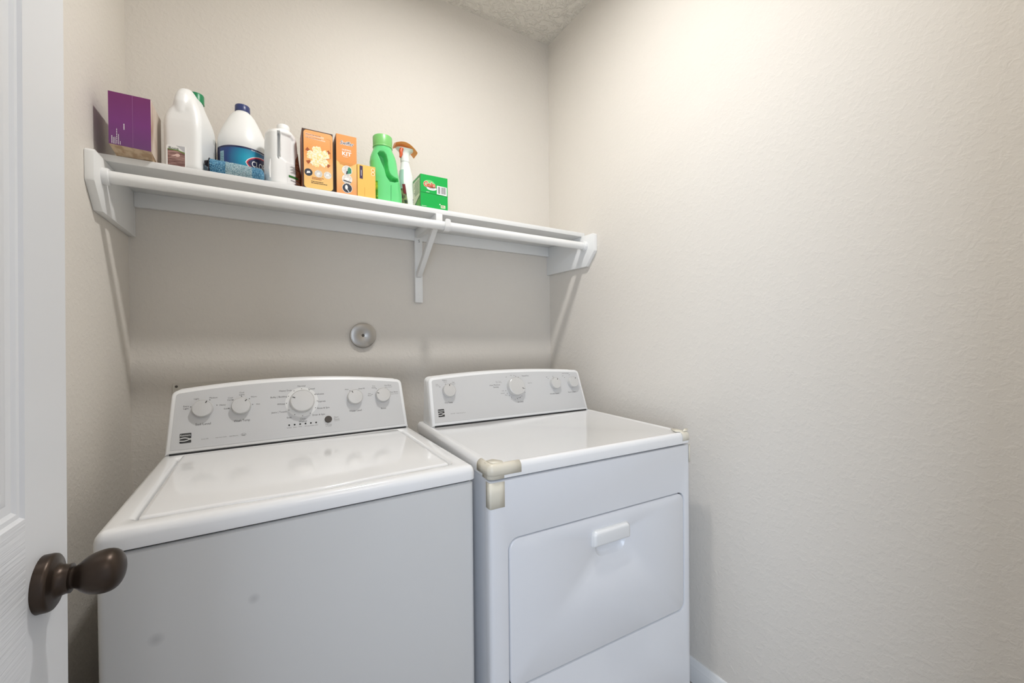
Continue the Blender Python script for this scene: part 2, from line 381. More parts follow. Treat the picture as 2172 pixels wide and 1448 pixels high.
def logo(mp, u0, h0, u1, h1):
    b = M(); w, hh = u1-u0, h1-h0
    b.prism(rr(u0, u1, h0, h1, .0016, 3), mp, 0, .0005)
    b.text('Kenmore', mp, (u0+u1)/2, h0+hh*.80, h=hh*.20, w=w*.88, off=.0008, mi=1)
    for (ya, yb_, amp, yo) in ((.46, .30, .16, 0), (.26, .42, -.13, 0)):
        top = []; bot = []
        for k in range(13):
            t = k/12; y = ya+(yb_-ya)*t+amp*math.sin(PI*t)*.9; top.append((u0+w*t, h0+hh*(y+.035))); bot.append((u0+w*t, h0+hh*(y-.035)))
        b.add([mp(x, y, .0008) for x, y in top+bot], [(k, k+1, k+14, k+13) for k in range(12)], 1)
    return b
def panel_outline(o, ins_side, ins_top):
    pts = offs(o, ins_side); out = []
    for (x, y), (x0, y0) in zip(pts, o): out.append((x, y))
    return out

# ---- washing machine
WX, WD, WR = .1397, .8858, R(.588)
WW = .699
wa = empty('washing_machine', (WX, -WD, 0), WR, 'white top-loading washing machine with silver control panel, beside the open door', 'washing machine')
b = M()
bl = rr(.004, WW-.004, .004, .680, .012)
b.loft([up3(offs(bl, .004), .02), up3(bl, .026), up3(bl, .880), up3(offs(bl, .006), .884)])
m_wbody = mat('white_enamel_body', srgb(225, 225, 224), .24, coat=.25)
# two grey scuffs on the front sheet
ntb = m_wbody.node_tree; tcb = ntb.nodes.new('ShaderNodeTexCoord'); last = None
colb = ntb.nodes.new('ShaderNodeMixRGB'); colb.inputs[1].default_value = srgb(225, 225, 224); colb.inputs[2].default_value = srgb(204, 204, 204)
def spot(p, r):
    v = ntb.nodes.new('ShaderNodeVectorMath'); v.operation = 'DISTANCE'; v.inputs[1].default_value = p
    mr = ntb.nodes.new('ShaderNodeMapRange'); mr.inputs['From Min'].default_value = r; mr.inputs['From Max'].default_value = r*.3
    ntb.links.new(tcb.outputs['Object'], v.inputs[0]); ntb.links.new(v.outputs['Value'], mr.inputs[0]); return mr
s1 = spot((.080, 0, .722), .014); s2 = spot((.225, 0, .745), .012)
mxx = ntb.nodes.new('ShaderNodeMath'); mxx.operation = 'MAXIMUM'; ntb.links.new(s1.outputs[0], mxx.inputs[0]); ntb.links.new(s2.outputs[0], mxx.inputs[1])
ntb.links.new(mxx.outputs[0], colb.inputs[0]); ntb.links.new(colb.outputs[0], ntb.nodes['Principled BSDF'].inputs['Base Color'])
b.build('cabinet', m_wbody, wa, smooth=40)
M().loft([up3(offs(bl, .008), .882), up3(offs(bl, .008), .892)]).build('seam_gap', m_black, wa, smooth=0)
def lidloop(x0, x1, y0, y1, r, dip, n=5):
    pts = rr(x0, x1, y0, y1, r, n); out = pts[:n+1]
    a, c = pts[n], pts[n+1]
    for k in range(1, 24):
        t = k/24; x = a[0]+(c[0]-a[0])*t
        g = math.exp(-((t-.47)/.20)**2)
        out.append((x, a[1]+(c[1]-a[1])*t-dip*g))
    out += pts[n+1:]
    return out
def toploop(x0, x1, y0, y1, r, n=5): return lidloop(x0, x1, y0, y1, r, 0, n)
tp = toploop(0, WW, 0, .640, .016)
LO = lidloop(.0445, .6525, .046, .500, .013, .014)
b = M()
def wx_(l, z): return up3(l, z)
b.loft([wx_(offs(tp, .003), .8885), wx_(tp, .8905), wx_(tp, .908), wx_(offs(tp, .0022), .9155), wx_(offs(tp, .0065), .9215), wx_(offs(tp, .0130), .9246),
        wx_(offs(LO, -.010), .9246), wx_(offs(LO, -.003), .9225), wx_(LO, .9175), wx_(offs(LO, .0005), .9050), wx_(offs(LO, .006), .9040)], True, True)
b.build('top_panel', m_enamel, wa, smooth=45)
LI = lidloop(.0485, .6485, .0500, .520, .010, .014)
b = M(); b.loft([up3(LI, .9045), up3(LI, .9195), up3(offs(LI, .0015), .9228), up3(offs(LI, .005), .9248), up3(offs(LI, .0085), .9252)], True, True)
lid = b.build('lid', m_enamel, wa, smooth=45)

ow = outline(.0096, .689, .0185, .6815, .186, .2045, .181)
mpw, con = console_parts(wa, .5297, .5957, 1.12, ow, 1, .115)
pw = offs(ow, .0115)
pw = [(x, max(y, .0052) if y < .05 else y) for x, y in pw]
pb = M().prism(pw, mpw, -.001, .0012)
pan = pb
M().prism([(.020, -.001), (.680, -.001), (.680, .0042), (.020, .0042)], mpw, -.004, .0006).build('panel_gap', m_black, con, smooth=0)
# white glossy ring behind the big dial
rg = M(); n_ = 48; r0, r1 = .034, .0480
rg.add([mpw(.3519+r*math.cos(2*PI*k/n_), .1215+r*math.sin(2*PI*k/n_), .00128) for r in (r0, r1) for k in range(n_)], [(k, (k+1) % n_, n_+(k+1) % n_, n_+k) for k in range(n_)])
rg.build('dial_ring', mat('bright_dial_ring', srgb(224, 224, 222), .3, metal=.1), con, smooth=0)
M1 = .0012
def mpo(mp, k): return lambda x, y, d=0: mp(x, y, d+k)
mpt = mpo(mpw, M1)
for u, h, r, a, hg in ((.0928, .1239, .0255, 62, .017), (.1869, .1228, .0255, 50, .017), (.3519, .1228, .0365, 155, .022), (.5141, .1230, .0255, 118, .017), (.6083, .1227, .0255, 160, .017)):
    dial(wa, mpt, u, h, r, R(a), hg)
t = M(); mpx = mpo(mpw, .0014)
def lab(s_, u, h, sz, mi=0, al='CENTER', w=None): t.text(s_, mpx, u, h, h=sz, mi=mi, align=al, w=w, off=0)
lab('Soil Level', .0944, .0800, .0066, w=.036); lab('Wash Temp', .1885, .0799, .0066, w=.041)
lab('Extra', .0535, .1352, .0043); lab('Light', .0535, .1285, .0043); lab('Light', .0770, .1552, .0043); lab('Medium', .1175, .1552, .0043); lab('Heavy', .1400, .1315, .0043)
lab('Cold', .1490, .1195, .0043); lab('Cool', .1590, .1515, .0043); lab('Darks', .1590, .1450, .0043); lab('Cool', .1880, .1655, .0043); lab('Lights', .1880, .1590, .0043)
lab('Warm', .2190, .1500, .0043); lab('Hot', .2300, .1260, .0043)
for s_, u, h, al in (('Normal', .3519, .1745, 'CENTER'), ('Casual', .3715, .1635, 'LEFT'), ('Delicates', .3905, .1440, 'LEFT'), ('Express', .3985, .1190, 'LEFT'), ('Rinse & Spin', .3955, .0965, 'LEFT'), ('Drain & Spin', .3800, .0757, 'LEFT'),
                 ('Heavy Duty', .3235, .1625, 'RIGHT'), ('Bulky | Bedding', .3095, .1435, 'RIGHT'), ('Whites', .3035, .1200, 'RIGHT'), ('Jeans | Towels', .3085, .0950, 'RIGHT'), ('Soak', .3210, .0750, 'RIGHT'), ('Clean', .3524, .0670, 'CENTER'), ('Washer', .3524, .0590, 'CENTER')):
    lab(s_, u, h, .0052, al=al)
lab('Auto', .4900, .1530, .0040); lab('Deep Fill', .5390, .1525, .0040); lab('Water Level', .5139, .0775, .0058, w=.040); lab('Rinse', .6075, .0765, .0058)
lab('Two', .5805, .1585, .0038); lab('Rinses', .5805, .1522, .0038); lab('One', .5640, .1320, .0038); lab('Rinse', .5640, .1258, .0038)
lab('One Rinse', .6300, .1580, .0040); lab('Fabric Softener', .6320, .1515, .0030, 1); lab('Two Rinses', .6500, .1320, .0040); lab('Fabric Softener', .6520, .1255, .0030, 1)
lab('Start', .4445, .0620, .0050, 1, 'LEFT'); lab('Pause', .4445, .0550, .0050, 1, 'LEFT'); lab('Unlock Lid', .4445, .0500, .0026, 1, 'LEFT'); lab('Hold 3 sec', .4269, .0400, .0032, 1); lab('to Cancel', .4269, .0355, .0032, 1)
for u, s_ in ((.3130, 'SENSING'), (.3290, 'WASH'), (.3440, 'RINSE'), (.3595, 'SPIN'), (.3740, 'LID LOCKED'), (.3905, 'DONE')): lab(s_, u, .0425, .0024, 1)
lab('Series 500', .0990, .0365, .0028, 1); lab('Triple Action Impeller', .1375, .0365, .0028, 1, w=.028); lab('High Efficiency', .1680, .0365, .0028, 1, w=.022); lab('he', .1926, .0365, .0050)
for k in range(24):
    a0, a1 = 2*PI*k/24, 2*PI*(k+1)/24; pp = [(.1926+.0066*math.cos(a0), .0371+.0038*math.sin(a0)), (.1926+.0066*math.cos(a1), .0371+.0038*math.sin(a1)), (.1926+.0060*math.cos(a1), .0371+.0033*math.sin(a1)), (.1926+.0060*math.cos(a0), .0371+.0033*math.sin(a0))]
    t.add([mpx(x, y, 0) for x, y in pp], [(0, 1, 2, 3)], 0)
dots = [(.0645, .1324), (.0833, .1493), (.1089, .1492), (.1261, .1320), (.1560, .1195), (.1655, .1445), (.1875, .1535), (.2075, .1445), (.2160, .1260), (.5000, .1470), (.5280, .1470), (.5885, .1480), (.5725, .1285), (.6340, .1290)]
for k in range(12):
    a = R(90-30*k); dots.append((.3519+.0445*math.cos(a), .1210+.0445*math.sin(a)))
for u, h in dots: t.prism(disc(u, h, .0013, 10), mpx, -.0002, .0001)
pan.add(t.v, t.f); pan.m[-len(t.m):] = [k+1 for k in t.m]; pan.build('control_panel', [m_panel, m_ink, m_ink2], con, smooth=0)
for k in range(6): M().prism(disc(.3130+.01544*k, .0507, .0025, 16), mpw, .0010, .0020).build('indicator_light', m_black, con, smooth=0)
stb = M().lathe([(.0128, .001), (.0128, .0018)], 28, mpw(.4269, .0569), mpw(0, 0, 1)-mpw(0, 0, 0)).build('button_ring', m_dialrim, con)
M().lathe([(.0112, 0), (.0112, .0045), (.0095, .006), (.001, .0058)], 28, mpw(.4269, .0569), mpw(0, 0, 1)-mpw(0, 0, 0)).build('start_button', mat('dark_button', srgb(72, 65, 60), .35), con, smooth=40)
logo(mpt, .0417, .0305, .0679, .0580).build('brand_badge', [mat('badge_dark', srgb(60, 60, 60), .4), m_white], con, smooth=0)

# ---- dryer
DX, DD, DR = .8614, .9095, R(-1.8006)
DW = .737
dr = empty('tumble_dryer', (DX, -DD, 0), DR, 'white front-loading tumble dryer with yellowed tape on its corners, beside the right wall', 'dryer')
b = M()
bl = rr(.003, DW-.003, .030, .640, .004)
b.loft([up3(bl, .012), up3(bl, .886)])
b.build('cabinet', m_enamel_d, dr, smooth=40)
M().box(.010, DW-.010, .017, .034, .02, .892).build('seam_gap', m_black, dr, smooth=0)
# front sheet with the door opening cut in it
fo = rr(.000, DW, .02, .8845, .0030); fi = rr(.0505, .7065, .3425, .7315, .028)
fn = len(fo)
b = M()
def F3(l, d): return [FR(x, z, -d) for x, z in l]
def sq(l, k):  # keep z, pull x in by k
    return [(min(max(x, k), DW-k), z) for x, z in l]
b.loft([F3(fo, .029), F3(fo, .014), F3(sq(fo, .0012), .0065), F3(sq(offs(fo, .0008), .0040), .0022), F3(sq(offs(fo, .0015), .010), 0), F3(offs(fi, -.0035), 0), F3(offs(fi, -.001), .001), F3(fi, .004), F3(fi, .014)], False, False)
b.build('front_panel', m_enamel_d, dr, smooth=45)
do = rr(.0538, .7032, .3458, .7282, .026); sc = rr(.332, .445, .609, .668, [.030, .030, .006, .006])
b = M()
b.loft([F3(do, .014), F3(do, .0035), F3(offs(do, .0012), .0012), F3(offs(do, .004), 0), F3(offs(sc, -.002), 0), F3(sc, .0015), F3(rr(.337, .440, .613, .664, [.027, .027, .005, .005]), .0085), F3(rr(.345, .432, .620, .660, [.022, .022, .004, .004]), .0120)], True, True)
ddoor = b.build('door', m_enamel_d, dr, smooth=45)
ho = rr(.3175, .4595, .6435, .6925, [.006, .006, .016, .016])
b = M(); b.loft([F3(ho, 0), F3(ho, -.0016), F3(offs(ho, .0022), -.0022), F3(offs(ho, .0030), -.0075), F3(rr(.3235, .4535, .6490, .6870, [.004, .004, .011, .011]), -.0118), F3(rr(.329, .448, .6530, .6820, [.003, .003, .007, .007]), -.0132)], True, True)
b.build('handle', m_plastic, ddoor, smooth=45)
tp = rr(-.002, DW+.001, -.001, .646, .014)
b = M()
b.loft([up3(offs(tp, .003), .8885), up3(tp, .8905), up3(tp, .9105), up3(offs(tp, .002), .9180), up3(offs(tp, .006), .9232), up3(offs(tp, .0095), .9252), up3(rr(.0105, DW-.0115, .0115, .6335, .012), .9256), up3(rr(.016, DW-.017, .017, .628, .012), .9250), up3(rr(.021, DW-.022, .022, .623, .012), .9238)])
b.build('top_panel', m_enamel, dr, smooth=45)
od = outline(.0150, .7195, .0195, .7115, .186, .1985, .184)
mpd2, con = console_parts(dr, .5047, .5707, 1.113, od, 1, .115)
pw = offs(od, .0125); pw = [(x, max(y, .0052) if y < .05 else y) for x, y in pw]
pan = M().prism(pw, mpd2, -.001, .0012)
M().prism([(.026, -.001), (.708, -.001), (.708, .0042), (.026, .0042)], mpd2, -.004, .0006).build('panel_gap', m_black, con, smooth=0)
mpt2 = mpo(mpd2, M1)
for u, h, r, a, hg in ((.0923, .1280, .0250, 88, .017), (.3753, .1241, .0375, -24, .022), (.5696, .1264, .0245, 62, .017), (.6618, .1265, .0245, 55, .017)):
    dial(dr, mpt2, u, h, r, R(a), hg)
t = M(); mpx = mpo(mpd2, .0014)
lab('Dry Temp', .0872, .0850, .0056, w=.030); lab('Low', .0500, .1560, .0038, 1); lab('Delicate', .0520, .1505, .0030, 1); lab('Medium', .0815, .1700, .0038); lab('Casual', .0835, .1635, .0032, 1); lab('High', .1150, .1600, .0038, 1); lab('Cotton', .1165, .1540, .0032, 1)
lab('Auto Moisture', .2866, .1385, .0055); lab('Sensing', .2900, .1300, .0055); lab('Jeans / Towels', .3040, .1520, .0028, 1); lab('Bulky / Bedding', .3060, .1470, .0028, 1)
lab('Less', .3180, .1130, .0036); lab('Normal', .3150, .1030, .0036); lab('More', .3300, .0950, .0036); lab('Timed Dry', .4321, .1685, .0052); lab('Touch Up', .4480, .1370, .0034)
lab('Off', .4170, .0990, .0036, 1); lab('Off', .3420, .1680, .0036, 1); lab('60', .3660, .1740, .0036); lab('50', .3800, .1720, .0036); lab('30', .3900, .0790, .0034); lab('20', .3780, .0755, .0034); lab('10', .3665, .0740, .0034); lab('Off', .3500, .0765, .0030, 1)
lab('Air Only', .3890, .0630, .0052); lab('Wrinkle Guard', .5594, .0840, .0052, w=.045); lab('Push to Start', .6509, .0845, .0052, w=.040)
lab('Off', .5360, .1570, .0034); lab('On', .5690, .1590, .0034); lab('End of Cycle Signal', .6370, .1690, .0036, w=.035); lab('Off', .6200, .1580, .0032); lab('On', .6560, .1610, .0032)
lab('Series 500', .0980, .0430, .0028, 1); lab('Moisture Sensing Dryness', .1300, .0425, .0028, 1, w=.036)
for a in (75, 60, 47, 33, 18, 4, -10, -58, -68, -78, -88, 195, 210, 225, 240): t.prism(disc(.3753+.046*math.cos(R(a)), .1241+.046*math.sin(R(a)), .0014, 10), mpx, -.0002, .0001)
for u, h in ((.0607, .1457), (.0838, .1545), (.1050, .1550), (.5420, .1500), (.5690, .1525), (.6280, .1500)): t.prism(disc(u, h, .0013, 10), mpx, -.0002, .0001)
pan.add(t.v, t.f); pan.m[-len(t.m):] = [k+1 for k in t.m]; pan.build('control_panel', [m_panel, m_ink, m_ink2], con, smooth=0)
logo(mpt2, .0428, .0346, .0662, .0626).build('brand_badge', [mat('badge_dark_2', srgb(52, 52, 52), .4), m_white], con, smooth=0)
# yellowed tape: wraps over the two front corners
def shell(path, z0, z1, mi=0, th=.0007, b=None, jag=0):
    b = b or M(); n = len(path); vs = []
    for (x, y) in path:
        vs.append((x, y, z0+random.uniform(-jag, jag)))
    for (x, y) in path: vs.append((x, y, z1+random.uniform(-jag, jag)))
    ip = []
    cxy = (.05, .05)
    b.add(vs, [(i, i+1, n+i+1, n+i) for i in range(n-1)], mi); return b
def corner_path(x0, y0, r, lx, ly, sgn=1):
    """from the side face (length ly) round the corner to the front face (length lx)"""
    p = [(x0, y0+ly), (x0, y0+ly*.6)]
    for k in range(7):
        a = R(180+90*k/6); p.append((x0+sgn*(r+r*math.cos(a)), y0+r+r*math.sin(a)))
    p += [(x0+sgn*lx*.6, y0), (x0+sgn*lx, y0)]
    return p
def tape(name, paths, mats, tops=()):
    b = M()
    for args, prof, mi in paths:
        x0, y0, r, lx, ly, sg_ = args; vs = []; n = None
        for z, ins in prof:
            p = corner_path(x0+sg_*ins, y0+ins, max(r-ins, .001), lx-ins, ly-ins, sg_); n = len(p)
            vs += [(x, y, z+random.uniform(-.0003, .0003)) for x, y in p]
        b.add(vs, [(k*n+i, k*n+i+1, (k+1)*n+i+1, (k+1)*n+i) for k in range(len(prof)-1) for i in range(n-1)], mi)
    for pts, z, mi in tops: b.add([(x, y, z+random.uniform(0, .0006)) for x, y in pts], [tuple(range(len(pts)))], mi)
    o = b.build(name, mats, dr, smooth=50)
    so = o.modifiers.new('thickness', 'SOLIDIFY'); so.thickness = .0006; so.offset = 0
    o['label'] = 'yellowed clear tape wrapped over the corner'
    return o
over = [(.9115, 0), (.9185, .0012), (.9240, .0055), (.9266, .0105), (.9270, .0135)]
tape('corner_tape', [((-.0030, -.0020, .015, .0415, .040, 1), [(.8905, 0)]+over, 0), ((-.0034, -.0024, .015, .092, .075, 1), [(.8985, 0)]+over, 1)], [m_tape, m_tape2],
     [([(.010, .015), (.015, .010), (.043, .010), (.045, .024), (.030, .046), (.010, .042)], .9272, 0)])
tape('edge_tape', [((-.0012, -.0010, .0050, .0415, .022, 1), [(.8175, 0), (.85, 0), (.8825, 0)], 0)], [m_tape])
tape('corner_tape', [((DW+.0020, -.0020, .015, .040, .060, -1), [(.8990, 0)]+over, 1)], [m_tape, m_tape2], [([(DW-.010, .015), (DW-.015, .010), (DW-.040, .010), (DW-.050, .018), (DW-.030, .055), (DW-.010, .060)], .9272, 0)])
tape('edge_tape', [((DW+.0012, -.0010, .0050, .010, .020, -1), [(.8250, 0), (.85, 0), (.8825, 0)], 1)], [m_tape, m_tape2])
b = M(); b.add([(DW-.030, .006, .9276), (DW-.006, .005, .9276), (DW+.003, .012, .9340), (DW-.012, .014, .9335)], [(0, 1, 2, 3)])
o = b.build('loose_tape_end', m_tape, dr); so = o.modifiers.new('thickness', 'SOLIDIFY'); so.thickness = .0006

# ------------------------------------------------------------------ things on the shelf
KS = 1.0132
def sz(x): return SH+zs(x)
def item(name, x, y, rz, label, cat):
    group = 'boxes standing on the shelf' if cat == 'box' else 'bottles and jugs standing on the shelf' if cat in ('bottle', 'jug', 'spray bottle') else None
    x, y = CX+KS*(x-CX), CY+KS*(y-CY)
    o = empty(name, (x, y, SH+UPS+zs(x)+.0004), rz, label, cat, group); o.scale = (KS, KS, KS); return o
def side_map(o, ux, uy, n): return plane(o, ux, uy, n)
def bars(b, mp, x0, y0, x1, y1, rows, mi, off=.0003, cols=10, vert=False):
    """rows of tiny print too small to read"""
    dy = (y1-y0)/rows
    for r_ in range(rows):
        x = x0; end = x1-(x1-x0)*random.uniform(0, .35)
        while x < end:
            w = (x1-x0)/cols*random.uniform(.5, 1.2); xe = min(x+w, end)
            pts = [(x, y0+dy*r_+dy*.25), (xe, y0+dy*r_+dy*.25), (xe, y0+dy*r_+dy*.75), (x, y0+dy*r_+dy*.75)]
            b.add([mp(px, py, off) for px, py in pts], [(0, 1, 2, 3)], mi); x = xe+w*.3
# 1 purple carton, its torn brown bottom flap standing on the shelf
pc = item('cardboard_box', .040, -.345, 0, 'tall purple cardboard box with a torn brown base, at the left end of the shelf', 'box')
z0 = .0165; bw_, bh = .0855, .154; bd = .125
m_purple = grad_mat('purple_card', [(0, srgb(104, 62, 112)), (.5, srgb(120, 52, 122)), (1, srgb(118, 44, 104))], 'Z', .42)
m_card = mottle_mat('torn_brown_card', srgb(176, 148, 118), srgb(206, 182, 152), 60, .8)
m_side = mottle_mat('scuffed_pale_card_side', srgb(214, 200, 186), srgb(158, 122, 98), 22, .6, (1, 1, .35), p0=.45, p1=.75)
b = M()
b.add([(0,0,z0),(bw_,0,z0-.004),(bw_,0,bh),(0,0,bh)], [(0,1,2,3)], 0)
b.add([(bw_,0,z0-.004),(bw_,bd,0),(bw_,bd,bh),(bw_,0,bh)], [(0,1,2,3)], 1)
b.add([(0,0,z0),(0,bd,0),(0,bd,bh),(0,0,bh)], [(0,1,2,3)], 0)
b.add([(0,bd,0),(bw_,bd,0),(bw_,bd,bh),(0,bd,bh)], [(0,1,2,3)], 0)
b.add([(0,0,bh),(bw_,0,bh),(bw_,bd,bh),(0,bd,bh)], [(0,1,2,3)], 0)
b.add([(.006,.0385,0),(bw_-.004,.0385,0),(bw_,0,z0-.004),(0,0,z0)], [(0,1,2,3)], 2)
b.add([(0,0,z0),(0,bd,0),(.006,bd,0),(.006,.0385,0)], [(0,1,2,3)], 2)
b.add([(bw_,0,z0-.004),(bw_-.004,.0385,0),(bw_-.004,bd,0),(bw_,bd,0)], [(0,1,2,3)], 2)
b.add([(.006,.0385,0),(bw_-.004,.0385,0),(bw_-.004,bd,0),(.006,bd,0)], [(0,1,2,3)], 2)
q = FR
b.add([q(x, y, .0004) for x, y in ((.0478, z0), (.0484, z0), (.0484, bh), (.0478, bh))], [(0,1,2,3)], 3)
rm = lambda x, y, d=0: FR(-y, x, d)     # print rotated a quarter turn
for (a, c, l0, l1) in ((.0050, .0078, .0185, .044), (.0085, .0108, .018, .042), (.0115, .0138, .018, .044), (.0150, .0173, .019, .075), (.0185, .0208, .018, .048), (.0220, .0240, .018, .029)):
    bars(b, rm, l0, -c, l1, -a, 1, 4, .0004, 12)
bars(b, rm, .0590, -.0325, .0830, -.0288, 1, 4, .0004, 9)
b.build('carton', [m_purple, m_side, m_card, mat('purple_fold', srgb(160, 110, 160), .5), m_white], pc, smooth=0)

# 2 big white jug with green cap
j = item('cleaner_jug', .183, -.297, R(-11), 'large white floor cleaner jug with green cap, right of the purple box', 'jug')
b = M()
def jl(h, x0, x1, y0, y1, r): return up3(rr(x0, x1, y0, y1, r, 5), h)
S = [(0, -.040, .042, .004, .150, .012), (.004, -.043, .0455, 0, .155, .016), (.010, -.0445, .0460, -.001, .157, .017), (.120, -.0455, .0465, -.001, .157, .017), (.138, -.0450, .0460, .000, .156, .018),
     (.152, -.0440, .0455, .002, .154, .020), (.166, -.039, .0440, .004, .152, .021), (.180, -.030, .0410, .005, .149, .022), (.194, -.0225, .0360, .008, .145, .020), (.207, -.0185, .0310, .013, .141, .018), (.219, -.0170, .0265, .022, .136, .016), (.230, -.0165, .0230, .038, .132, .0155), (.238, -.0155, .0210, .060, .130, .0145), (.246, -.0150, .0200, .0965, .1295, .0145)]
for s_ in S: pass
b.loft([jl(*s_) for s_ in S])
path = [(-.004, .045, .120), (-.004, .034, .145), (-.003, .025, .170), (-.002, .022, .194), (-.001, .026, .214), (.000, .036, .2285), (.001, .052, .2375), (.002, .070, .2375), (.003, .090, .230), (.003, .104, .222)]
b.tube(path, [.020, .024, .024, .0215, .0195, .018, .017, .016, .016, .015], 20)
b.tube([(-.036, .03, .135), (-.037, .035, .160), (-.036, .05, .176), (-.03, .08, .186)], [.006, .010, .010, .006], 12)
jb = b.build('jug_body', m_hdpe, j, smooth=60)
rm_ = jb.modifiers.new('fuse', 'REMESH'); rm_.mode = 'VOXEL'; rm_.voxel_size = .0020; rm_.use_smooth_shade = True
smm = jb.modifiers.new('soften', 'SMOOTH'); smm.factor = .6; smm.iterations = 14
M().lathe([(.0205, .243), (.0205, .268), (.0190, .2715), (.001, .272)], 32, (.003, .113, 0)).build('cap', mat('green_cap', srgb(30, 132, 84), .35), j, smooth=40)
lm = plane((-.011, -.0014, .034), (1, 0, 0), (0, 0, 1), (0, -1, 0))
b = M()
b.prism(rr(-.0235, .0235, -.034, .0275, .005, 4), lm, -.0006, .0003, 0)
b.prism([(-.0205, -.034), (.0205, -.034), (.0205, .0085), (.009, .0125), (-.0205, .0150)], lm, .0003, .0005, 1)
b.prism([(-.0205, .0140), (.003, .0120), (.0205, .0045), (.0205, .0070), (.004, .0145), (-.0205, .0162)], lm, .0005, .0008, 2)
b.prism([(-.0005, .0270), (.0205, .0255), (.0205, .0085), (.016, .0130), (.008, .0200)], lm, .0003, .0006, 4)
b.text('Bona', lm, -.0060, .0185, h=.0080, w=.0235, off=.0008, mi=3)
for k in range(5):   # boards of the floor in the picture
    y = -.012-.0042*k; b.prism([(-.0205, y), (.0205, y-.004+.001*k), (.0205, y-.0048+.001*k), (-.0205, y-.0009)], lm, .0005, .0008, 5)
b.prism([(x*.006+.003, y*.0045-.001) for x, y in disc(0, 0, 1, 14)], lm, .0005, .0009, 6)
b.prism([(-.014, -.006), (-.003, -.004), (.000, .002), (-.007, -.002)], lm, .0005, .0009, 6)
m_wood = mottle_mat('brown_floor_picture', srgb(120, 84, 80), srgb(176, 140, 132), 90, .4, (.4, 1, 2))
b.build('label', [m_white, m_wood, mat('label_green', srgb(110, 150, 60), .4), mat('label_dark_green', srgb(60, 80, 62), .4), mat('label_grey', srgb(196, 196, 200), .4), mat('label_plank_line', srgb(92, 60, 58), .4), mat('label_skin', srgb(232, 200, 190), .4)], j, smooth=0)
# back label seen edge-on along the far side
b = M(); b.prism(rr(.112, .142, .02, .140, .006), plane((.0458, 0, 0), (0, 1, 0), (0, 0, 1), (1, 0, 0)), 0, .0006, 0)
b.build('side_label', mat('pale_label', srgb(214, 214, 210), .4), j, smooth=0)

# 3 bleach bottle
bx, by = .3285, -.162
c = item('bleach_bottle', bx, by, 0, 'white bleach bottle with dark blue cap and blue-teal wrap label', 'bottle')
kr = 1.045
b = M().lathe([(r_*(kr if r_ > .03 else 1), h_) for r_, h_ in [(.060, 0), (.066, .003), (.0675, .008), (.0675, .014), (.0665, .018), (.0665, .124), (.0675, .128), (.0678, .140), (.0668, .152), (.0640, .168), (.0590, .184), (.0520, .202), (.0430, .222), (.0345, .240), (.0270, .252), (.0205, .258), (.0195, .262)]], 56)
b.build('bottle_body', m_hdpe, c, smooth=60)
M().lathe([(.0215, .2595), (.0218, .262), (.0215, .279), (.0200, .281), (.001, .2815)], 40).build('cap', mat('navy_cap', srgb(52, 62, 112), .35), c, smooth=40)
Rl = .0702
cyl = lambda s_, h, d=0: Vector(((Rl+d)*math.sin(s_/Rl), -(Rl+d)*math.cos(s_/Rl), h))
def patch(b, s0, s1, h0, h1, off, mi, n=30, top=None):
    ls = []
    for k in range(n+1):
        s_ = s0+(s1-s0)*k/n; tt = top(s_) if top else h1
        ls.append((cyl(s_, h0, off), cyl(s_, tt, off)))
    b.add([p for q_ in ls for p in q_], [(2*k, 2*k+2, 2*k+3, 2*k+1) for k in range(n)], mi)
m_teal = bpy.data.materials.new('blue_teal_label'); m_teal.use_nodes = True; nt = m_teal.node_tree; pb_ = nt.nodes['Principled BSDF']; pb_.inputs['Roughness'].default_value = .35
tc = nt.nodes.new('ShaderNodeTexCoord'); vd = nt.nodes.new('ShaderNodeVectorMath'); vd.operation = 'DISTANCE'; vd.inputs[1].default_value = (.018, -.066, .082)
rp_ = nt.nodes.new('ShaderNodeValToRGB'); rp_.color_ramp.elements[0].position = .006; rp_.color_ramp.elements[0].color = srgb(24, 168, 196); rp_.color_ramp.elements[1].position = .062; rp_.color_ramp.elements[1].color = srgb(26, 62, 128)
nt.links.new(tc.outputs['Object'], vd.inputs[0]); nt.links.new(vd.outputs['Value'], rp_.inputs[0]); nt.links.new(rp_.outputs[0], pb_.inputs['Base Color'])
b = M(); sm = PI*Rl
patch(b, -sm, sm, .019, .1215, 0, 0, 72)
patch(b, -sm, sm, .116, .1215, .0003, 1, 72)
patch(b, -sm, -.072, .020, .116, .0003, 1, 20)
patch(b, -.072, -.055, .030, .105, .0003, 4, 6)
for k in range(12): patch(b, -.070, -.058+random.uniform(-.003, .002), .036+.0055*k, .0375+.0055*k, .0006, 5, 2)
def oval(k, a, bb, mi, n=28):
    vs = []
    for i in range(n+1):
        x = -a+2*a*i/n; y = bb*max(0, 1-(x/a)**2)**.65
        vs += [cyl(.0650+x, .0730-y, k), cyl(.0650+x, .0730+y, k)]
    b.add(vs, [(2*i, 2*i+2, 2*i+3, 2*i+1) for i in range(n)], mi)
for k, a, bb, mi in ((.0005, .0565, .0290, 3), (.0008, .0540, .0270, 6), (.0011, .0500, .0230, 1)): oval(k, a, bb, mi)
b.text('CLOROX', cyl, .0635, .0725, h=.0190, w=.076, off=.0015, mi=3, bold=.012)
b.text('Now Concentrated', cyl, .0480, .1160, h=.0042, w=.044, off=.0007, mi=3)
b.build('label', [m_teal, mat('navy_label', srgb(26, 34, 78), .4), m_teal, m_white, mat('pale_teal', srgb(160, 200, 212), .4), mat('teal_print', srgb(70, 120, 140), .4), mat('red_label', srgb(200, 44, 70), .4)], c, smooth=0)

